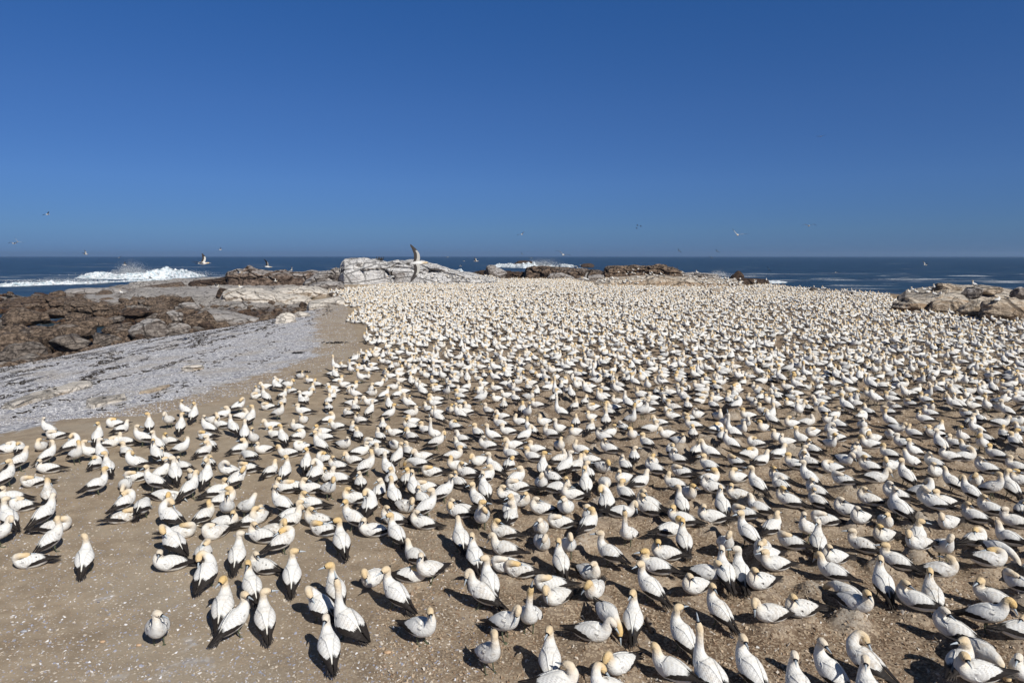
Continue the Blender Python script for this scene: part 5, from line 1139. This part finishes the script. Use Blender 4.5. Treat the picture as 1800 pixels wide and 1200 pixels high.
# ------------------------------------------------------------------ gannets in flight
def m_fwing(dk=1.0):
    k = NT("flight_wing_plumage"); uv = k.n("ShaderNodeTexCoord").outputs["UV"]; s = k.xyz(uv); u, v = s[0], s[1]
    n = k.noise(k.co("Object"), 14, 4, .6); lim = k.math('SUBTRACT', .62, k.math('MULTIPLY', k.ramp(v, .38, .56), .60))
    b = k.ramp(k.math('ADD', k.math('SUBTRACT', u, lim), k.math('MULTIPLY', k.math('SUBTRACT', n, .5), .10)), -.02, .03)
    return k.fin(k.mix(b, k.mix(n, tuple(dk * q for q in (.62, .60, .55)), tuple(dk * q for q in (.48, .45, .39))), (.035, .028, .024)), .75)
M_FW = m_fwing(); M_FW_SHADED = m_fwing(.72)  # whites greyed, shade of the underside put into colour; darker copy for largest flyer
def flight_parts(up_l, up_r, sweep=.07, bend=.5):
    G = {}
    pts = np.array([(-.27, 0, 0), (-.2, 0, .0), (-.1, 0, .0), (.02, 0, 0), (.13, 0, .0), (.21, 0, .008), (.28, 0, .012), (.335, 0, .014), (.375, 0, .012), (.40, 0, .006)]); r = np.array([.012, .035, .068, .085, .075, .052, .042, .040, .030, .018])
    t = np.linspace(0, 8.999, 30); Cc = cr(pts, t); rr = np.clip(cr(np.stack([r, r], -1), t)[:, 0], .01, None); V, Q, T = loft(Cc, rr, rr * .92, 14)
    dd = (Cc[-1, 0] - Cc[:, 0]) / .5; G['body'] = [(V, Q, T, np.stack([np.concatenate([np.repeat(dd, 14), [1, 0]]), np.zeros(len(V))], -1))]
    bc = np.array([(.39, 0, .006), (.43, 0, .005), (.47, 0, .002), (.495, 0, -.004)]); V, Q, T = loft(bc, np.array([.014, .011, .007, .002]), np.array([.017, .013, .008, .003]), 8); G['bill'] = [(V, Q, T, np.zeros((len(V), 2)))]
    TV, TQ = [], []
    for i in range(5):
        f = (i - 2) / 2; ang = f * .16; d = np.array([-math.cos(ang), math.sin(ang), 0]); sdv = np.array([math.sin(ang), math.cos(ang), 0]); b = len(TV); ln = .22 - .06 * abs(f)
        ring = [np.array([-.22, f * .015, .002 * i]) + d * ln * q + sdv * .018 * w * sg for q, w in ((0, .8), (.5, 1), (1, .15)) for sg in (-1, 1)]
        TV += ring + [q - np.array([0, 0, .003]) for q in ring]
        for q in range(2): a0 = b + q * 2; TQ += [(a0, a0 + 1, a0 + 3, a0 + 2), (a0 + 6, a0 + 8, a0 + 9, a0 + 7)]
    G['tail'] = [(np.array(TV), np.array(TQ), np.zeros((0, 3), int), np.zeros((len(TV), 2)))]
    G['wing'] = []
    for sg, up in ((1, up_l), (-1, up_r)):
        nu, nv = 22, 8; u = np.linspace(0, 1, nu); L = .80
        chord = np.interp(u, [0, .15, .45, .7, .9, 1], [.235, .225, .205, .155, .09, .02]); le = np.interp(u, [0, .2, .45, .75, 1], [.09, .12, .11, .0, -.15]) - sweep * u**2
        ang = np.radians(up * (1 - bend * sstep(.35, .75, u))); dy = np.cos(ang) * L / (nu - 1); dz = np.sin(ang) * L / (nu - 1)
        yy = .045 + np.concatenate([[0], np.cumsum(dy[:-1])]); zz = .03 + np.concatenate([[0], np.cumsum(dz[:-1])])
        v = np.linspace(0, 1, nv); camb = .05 * np.sin(np.pi * v)**.8
        X = le[:, None] - chord[:, None] * v[None]; Z = zz[:, None] + camb[None] * chord[:, None] ; Y = np.repeat(yy[:, None], nv, 1) * sg
        A = np.stack([X, Y, Z + .005 * (1 - v[None])], -1).reshape(-1, 3); B = np.stack([X, Y, Z - .008 * (1 - v[None]) - .001], -1).reshape(-1, 3)
        uv = np.stack(np.meshgrid(u, v, indexing='ij'), -1).reshape(-1, 2); q = grid_faces(nu, nv); m = nu * nv
        rim = [(i * nv, (i + 1) * nv, (i + 1) * nv + m, i * nv + m) for i in range(nu - 1)]
        G['wing'].append((np.vstack([A, B]), np.vstack([q, q[:, ::-1] + m, rim]), np.zeros((0, 3), int), np.vstack([uv, uv])))
    return G
FLIB = {}
def flyer(px, py, size_px, hd, ups, roll, pitch, label, by_span=False, bend=.5, dark=False):
    """size_px: how long the wing span (or the body) is in the photograph; hd: heading in degrees, 0 to the right, 90 away"""
    dist = F_PX * (1.6 if by_span else .9) / size_px; p = at_d(px, py, dist)
    key = (ups, bend, dark)
    if key not in FLIB:
        G = flight_parts(*ups, bend=bend); FLIB[key] = []
        for nm in G:
            for (V, Q, T, uv) in G[nm]:
                me = mesh_np(nm, V, Q, T, uv); me.materials.append((M_FW_SHADED if dark else M_FW) if nm == 'wing' else BM[MI[nm]]); FLIB[key].append((nm, me))
    root = bpy.data.objects.new("flying_gannet", None); COL.objects.link(root); root.location = p
    root.rotation_euler = (Matrix.Rotation(math.radians(hd), 4, 'Z') @ Matrix.Rotation(math.radians(-pitch), 4, 'Y') @ Matrix.Rotation(math.radians(roll), 4, 'X')).to_euler()
    tag(root, label, "gannet", "gannets in flight over the colony")
    for nm, me in FLIB[key]:
        o = bpy.data.objects.new(nm, me); COL.objects.link(o); o.parent = root; o.color = (.7, .05, .3, 1)
flyer(733, 463, 43, 3, (0, 4), 56, 3, "largest flying gannet, wings spread steeply, crossing before the white outcrop", bend=.1, dark=True)
flyer(356, 463, 28, 2, (30, 22), 14, 2, "flying gannet with raised wings over the dark reef at left", bend=.15)
flyer(1030, 490, 22, 175, (80, 40), -6, 15, "gannet landing with raised wings over the middle of the crowd", bend=.1)
flyer(1297, 413, 30, 238, (5, 50), 0, 0, "soaring gannet with one wing raised high right of centre", True, .2)
flyer(1422, 397, 25, 80, (22, 22), 0, 0, "soaring gannet with down-curved wings in the right sky", True, 2.4)
flyer(1443, 240, 15, 75, (8, 8), -6, 0, "tiny gannet highest in the right sky", True)
flyer(917, 412, 17, 60, (24, 24), -22, 0, "small gannet banking in the sky right of the middle", True, 1.6)
flyer(83, 377, 18, 70, (24, 24), -20, 0, "highest gannet in the left sky", True, 1.6)
flyer(31, 425, 17, 300, (30, 30), -35, 0, "white banking gannet at the left edge of the sky", True)
flyer(24, 428, 18, 85, (24, 24), 0, 0, "grey winged gannet beside the white one at the left edge", True, 2.4)
flyer(150, 447, 9, 10, (70, 20), 0, 0, "tiny gannet with one wing up on the left horizon", False, .1)
flyer(209, 453, 7, 100, (15, 15), -20, 0, "tiny gannet just above the wave spray", False)
flyer(220, 466, 9, 190, (50, 30), 10, 0, "tiny gannet low over the breaking wave", False)
flyer(387, 439, 7, 60, (40, 30), -20, 0, "tiny gannet above the horizon left of the ridge", False)
flyer(470, 469, 17, 10, (30, 35), -25, -5, "small white gannet gliding over the brown ridge", False, .3)
flyer(381, 504, 13, 0, (50, 30), -20, 0, "small gannet gliding low past the dark reef", False, .2)
flyer(420, 479, 14, 8, (10, 10), -20, 0, "gannet gliding close over the brown ridge", False, .3)
flyer(512, 475, 9, 330, (30, 30), 40, 0, "small gannet in front of the grey ridge", False)
flyer(688, 486, 20, 180, (20, 15), 18, 0, "pale gannet gliding in front of the white outcrop", False, .3)
flyer(484, 494, 9, 30, (25, 25), 35, 0, "little white gannet over the pale slabs", False)
flyer(836, 459, 11, 0, (35, 30), 10, 0, "small gannet over the sea right of the white outcrop", False, .3)
flyer(815, 459, 5, 0, (15, 15), 0, 0, "tiny brownish gannet left of the small one over the sea", False)
flyer(773, 470, 6, 190, (50, 30), 0, 0, "tiny gannet over the foam at the outcrop's tail", False)
flyer(810, 468, 6, 190, (30, 30), 0, 0, "tiny gannet over the foam beyond the outcrop's tail", False)
flyer(786, 452, 5, 0, (8, 8), 0, 0, "tiny gannet on the horizon above the outcrop's tail", False)
flyer(918, 447, 9, 300, (25, 25), -35, 0, "tiny gannet on the horizon above the sea rock", True)
flyer(934, 454, 11, 60, (22, 22), -8, 0, "gannet flying before the surf-beaten sea rock", True, 1.9)
flyer(990, 448, 30, 70, (28, 20), 16, 0, "gannet with long angled wings on the horizon in the middle", True, 1.4)
flyer(1021, 466, 8, 190, (15, 15), 0, 0, "small gannet over the low sea rocks", True)
flyer(1078, 455, 4, 180, (15, 15), 0, 0, "tiny gannet over open sea above the headland", True)
flyer(1170, 427, 7, 80, (8, 8), 0, 0, "faint tiny gannet above the headland", True)
flyer(1194, 441, 11, 120, (6, 6), 38, 0, "slim gannet tilted steeply on the horizon above the headland", True)
flyer(1261, 442, 12, 110, (12, 12), 28, 0, "gannet tilted right on the horizon, upper of two", True)
flyer(1251, 454, 9, 300, (16, 16), -30, 0, "gannet on the horizon, lower of two", True)
flyer(1351, 473, 12, 100, (4, 4), 45, 0, "gannet tilted steeply over the streaked sea", True)
flyer(1470, 479, 10, 190, (30, 15), 0, 0, "gannet skimming the sea right of the dark reef", True, 1.5)
flyer(1626, 466, 9, 10, (70, 20), 0, 0, "gannet with one wing up over the sea by the tan outcrop", False, .1)
flyer(1182, 537, 22, 60, (78, 12), 0, 12, "gannet with a raised dark wing among the middle crowd", False, .1)
flyer(1735, 595, 30, 20, (14, 10), 8, 0, "dark-winged gannet flapping low over the right of the crowd", False, .6)
flyer(943, 504, 12, 10, (14, 18), 0, 0, "dark-winged gannet flapping over the far crowd", False, .8)
flyer(592, 516, 12, 200, (60, 30), 0, 0, "gannet raising its wings at the colony's far left tip", False, .2)
for k, (x, y) in enumerate([(1119, 397), (1125, 398.5), (1118, 402)]):
    p = at_d(x, y, 190); root = bpy.data.objects.new("cormorant", None); COL.objects.link(root); root.location = p; root.rotation_euler = (0, 1.2, rc.random() * .6)
    tag(root, ["upper left", "right-hand", "lowest"][k] + " of three dark birds flying together in the sky", "cormorant", "three dark birds flying together")
    for nm, me in (("body", c_me), ("bill", c_b), ("tail", c_t)): o = bpy.data.objects.new(nm, me); COL.objects.link(o); o.parent = root
    for w_ in [m for n_, m in FLIB[((5, 50), .2, False)] if n_ == 'wing']:
        o = bpy.data.objects.new("wing", w_.copy()); o.data.materials.clear(); o.data.materials.append(M_BLACK); COL.objects.link(o); o.parent = root; o.rotation_euler = (0, -1.2, 0); o.location = (.02, 0, .2); o.scale = (.7, .5, .7)

# ------------------------------------------------------------------ small things on the ground
def m_chip(name, a, b, c):
    k = NT(name); oi = k.n("ShaderNodeNewGeometry"); f = oi.outputs["Random Per Island"]
    x = k.mix(k.ramp(f, .3, .5), a, b); return k.fin(k.mix(k.ramp(f, .8, .9), x, c), .7)
def scatter(name, pts, size, mat, label, cat, seed, flat=.35):
    r = np.random.default_rng(seed); n = len(pts); pts = np.asarray(pts); k = 5
    a = np.sort(r.random((n, k)), 1) * 2 * np.pi; rad = size(n, r)[:, None] * (.6 + .5 * r.random((n, k))); st = (.5 + .5 * r.random(n))[:, None]
    th = r.random(n)[:, None] * 6.28; lx, ly = np.cos(a) * rad, np.sin(a) * rad * st; X_ = lx * np.cos(th) - ly * np.sin(th); Y_ = lx * np.sin(th) + ly * np.cos(th)
    tx, ty = r.normal(size=(2, n, 1)) * flat; Zr_ = X_ * tx + Y_ * ty
    zc = np.array([gz(x, y) for x, y in pts])[:, None]; lift = rad.mean(1)[:, None] * .28
    ring = np.stack([X_ + pts[:, :1], Y_ + pts[:, 1:2], zc + Zr_ + lift * .6 + .002], -1); top = np.stack([pts[:, 0:1], pts[:, 1:2], zc + lift * 1.7], -1); low = ring.copy(); low[..., 2] -= lift * 1.2
    V = np.concatenate([ring, low, top], 1).reshape(-1, 3); b = (np.arange(n) * (2 * k + 1))[:, None]; j = np.arange(k)[None]; j2 = (j + 1) % k
    T = np.stack([b + j, b + j2, b + 2 * k + 0 * j], -1).reshape(-1, 3); Q = np.stack([b + k + j, b + k + j2, b + j2, b + j], -1).reshape(-1, 4)
    o = link(name, mesh_np(name, V, Q, T, smooth=False), [mat]); tag(o, label, cat, kind="stuff"); return o
r = np.random.default_rng(12)
def pts_in(n, y0, y1, t0, t1, pw=1.6):
    y = y0 + (y1 - y0) * r.random(n) ** pw; return np.stack([(t0 + (t1 - t0) * r.random(n)) * (y + 1.5), y], -1)
A = pts_in(26000, 6, 15, -.85, -.02); A = A[r.random(len(A)) < sstep(14, 7, A[:, 1] + (A[:, 0] + 3) * .6) * .8 + .12]
scatter("shell_fragments", A, lambda n, r: .006 + .022 * r.random(n) ** 2.5, m_chip("shell_chip", (.30, .31, .38), (.52, .46, .38), (.70, .70, .72)), "grey, blue and white broken shells scattered over the near sand", "shells", 1)
Bp = pts_in(80000, 6, 24, -.18, .92, 1.5); Bp = Bp[(Bp[:, 0] > -3 - (12 - Bp[:, 1]) * .1) ]
scatter("soil_crumbs", Bp, lambda n, r: .008 + .026 * r.random(n) ** 2, m_chip("soil_crumb", (.24, .16, .10), (.42, .32, .22), (.56, .50, .43)), "dry crumbs of soil and guano between the nests", "soil crumbs", 2, .5)
yb = 20 + 48 * r.random(70000) ** 1.6; xb = FX(yb) + (NX(yb) - .1 - FX(yb)) * (1 - np.abs(r.random(70000) - r.random(70000)) ** 1.0 * .0) * r.random(70000) ** 1.25
scatter("shell_grit", np.stack([xb, yb], -1), lambda n, r: .011 + .034 * r.random(n) ** 3, m_chip("mussel_shell", (.20, .205, .25), (.50, .495, .51), (.76, .75, .74)), "crushed blue and white mussel shells covering the beach", "shells", 3)
fp = pts_in(420, 6.5, 26, -.5, .85, 1.3)
scatter("loose_feathers", fp, lambda n, r: .010 + .022 * r.random(n), m_chip("down_feather", (.62, .60, .56), (.72, .70, .66), (.50, .46, .40)), "small pale feathers and droppings lying between the nests", "feathers", 9, .2)
# strands of dried weed in drift lines along the beach
WV, WQ = [], []
for ln in range(9):
    f0 = .06 + .085 * ln
    for i in range(520 if ln < 6 else 200):
        y = 19 + 50 * r.random() ** 1.4; f = f0 + .035 * math.sin(y * .5 + ln * 2) + r.normal() * .014
        if vnoise(np.array([y * .35 + ln * 9]), np.array([ln * 3.3]), s=4)[0] < .05 - (.0 if ln < 4 else .0): continue
        x = FX(y) + (NX(y) - FX(y)) * f; z = gz(x, y); a = r.normal() * .5 + 1.2; L = .05 + .22 * r.random(); w = .012 + .02 * r.random(); m = 5; b = len(WV)
        for k in range(m):
            s_ = (k / (m - 1) - .5) * L; bx_ = x + math.cos(a) * s_ + r.normal() * .012; by_ = y + math.sin(a) * s_; hz_ = z + .012 + .03 * r.random()
            WV += [(bx_ - math.sin(a) * w, by_ + math.cos(a) * w, hz_), (bx_ + math.sin(a) * w, by_ - math.cos(a) * w, hz_), (bx_, by_, z - .01)]
        for k in range(m - 1): c0 = b + 3 * k; WQ += [(c0, c0 + 1, c0 + 4, c0 + 3), (c0 + 1, c0 + 2, c0 + 5, c0 + 4), (c0 + 2, c0, c0 + 3, c0 + 5)]
o = link("dried_seaweed", mesh_np("dried_seaweed", WV, WQ, smooth=False), [m_plain("dry_dark_weed", (.02, .016, .013), (.06, .045, .03), .8, 5)]); tag(o, "thin dark drift lines of dried seaweed on the shell beach", "seaweed", kind="stuff")
# one clump of weed and pebbles on the sand by the colony
def clump(px, py, w, seed, label):
    x, y, z = ground_hit(px, py); q = np.random.default_rng(seed); CV, CQ = [], []
    for i in range(60):
        a = q.random() * 6.28; cx, cy = x + q.normal() * w * .45, y + q.normal() * w * .22; L = .05 + .12 * q.random(); b = len(CV)
        for k in range(4):
            s_ = (k / 3 - .5) * L; hz_ = z + .02 + .07 * q.random(); CV += [(cx + math.cos(a) * s_, cy + math.sin(a) * s_ + .012, hz_), (cx + math.cos(a) * s_, cy + math.sin(a) * s_ - .012, hz_), (cx + math.cos(a) * s_, cy + math.sin(a) * s_, hz_ - .05)]
        for k in range(3): c0 = b + 3 * k; CQ += [(c0, c0 + 1, c0 + 4, c0 + 3), (c0 + 1, c0 + 2, c0 + 5, c0 + 4), (c0 + 2, c0, c0 + 3, c0 + 5)]
    o = link("seaweed_clump", mesh_np("seaweed_clump", CV, CQ, smooth=False), [M_BLACK]); tag(o, label, "seaweed")
clump(591, 603, .9, 1, "dark clump of weed on the sand left of the colony"); clump(533, 655, .22, 2, "tiny black clump on the sand just left of the colony edge"); clump(524, 621, .22, 3, "small black clump on the sand below the weed clump")
# the short brown stick near the bottom: a hollow broken stub
x, y, z = ground_hit(1143, 1102); n = 16; a = np.linspace(0, 2 * np.pi, n, endpoint=False); rings = []
for s_, r_ in ((-.15, .014), (-.15, .034), (-.08, .036), (.0, .032), (.08, .031), (.15, .028), (.15, .012)):
    rings.append(np.stack([np.cos(a) * r_ + .25 * s_ * -.3, np.full(n, s_) + .008 * np.cos(a * 3), .03 + np.sin(a) * r_], -1))
o = link("stick", mesh_np("stick", np.concatenate(rings), grid_faces(7, n, True)), [m_plain("weathered_wood", (.14, .10, .07), (.34, .27, .20), .85, 25)]); o.location = (x, y, z); tag(o, "short brown weathered stick lying among gannets near the bottom", "stick")
for k_, (px, py, lb, s_) in enumerate([(167/4, 1110, "grey pebble on the open sand at the lower left", .04), (975/4, 1134, "orange pebble on the sand below the walking gannet", .035), (720/4, 1128, "brownish stone on the sand at the lower left", .035), (450+925/4, 1147, "curved brown shell on the sand right of the nearest gannet", .045)]):
    x, y, z = ground_hit(px, py); V, T = ICO[3]; rr_ = np.random.default_rng(k_ + 50); q = V * (1 + .25 * fbm(V[:, 0] * 1.5 + k_ * 9, V[:, 1] * 1.5, V[:, 2] * 1.5, s=k_)[:, None]) * np.array([s_, s_ * .7, s_ * .4])
    o = link("pebble", mesh_np("pebble", q, None, T), [m_plain("pebble_stone", (.26, .27, .31), (.40, .40, .42), .8) if k_ == 0 else m_plain("brown_pebble_stone", (.42, .27, .15), (.55, .38, .24), .8)]); o.location = (x, y, z + s_ * .25); tag(o, lb, "pebble")
# ------------------------------------------------------------------ sea air: an even thin haze in a closed box round everything, the sky outside it
import bmesh
def haze(x0, x1, y0, y1, z0, z1, dens):
    bm = bmesh.new(); bmesh.ops.create_cube(bm, size=1.0)
    for v in bm.verts: v.co = ((x0 + x1) / 2 + v.co.x * (x1 - x0), (y0 + y1) / 2 + v.co.y * (y1 - y0), (z0 + z1) / 2 + v.co.z * (z1 - z0))
    me = bpy.data.meshes.new("haze"); bm.to_mesh(me); bm.free()
    m = bpy.data.materials.new("sea_haze"); m.use_nodes = True; nt = m.node_tree; nt.nodes.clear(); o_ = nt.nodes.new("ShaderNodeOutputMaterial"); v_ = nt.nodes.new("ShaderNodeVolumePrincipled")
    v_.inputs["Color"].default_value = (.52, .74, 1.0, 1); v_.inputs["Density"].default_value = dens; v_.inputs["Anisotropy"].default_value = .3; nt.links.new(v_.outputs[0], o_.inputs["Volume"])
    o = link("haze", me, [m]); tag(o, "thin pale sea haze softening the horizon", "haze", kind="stuff")
haze(-21000, 21000, -60, 9300, -12, 48, 9.5e-5)
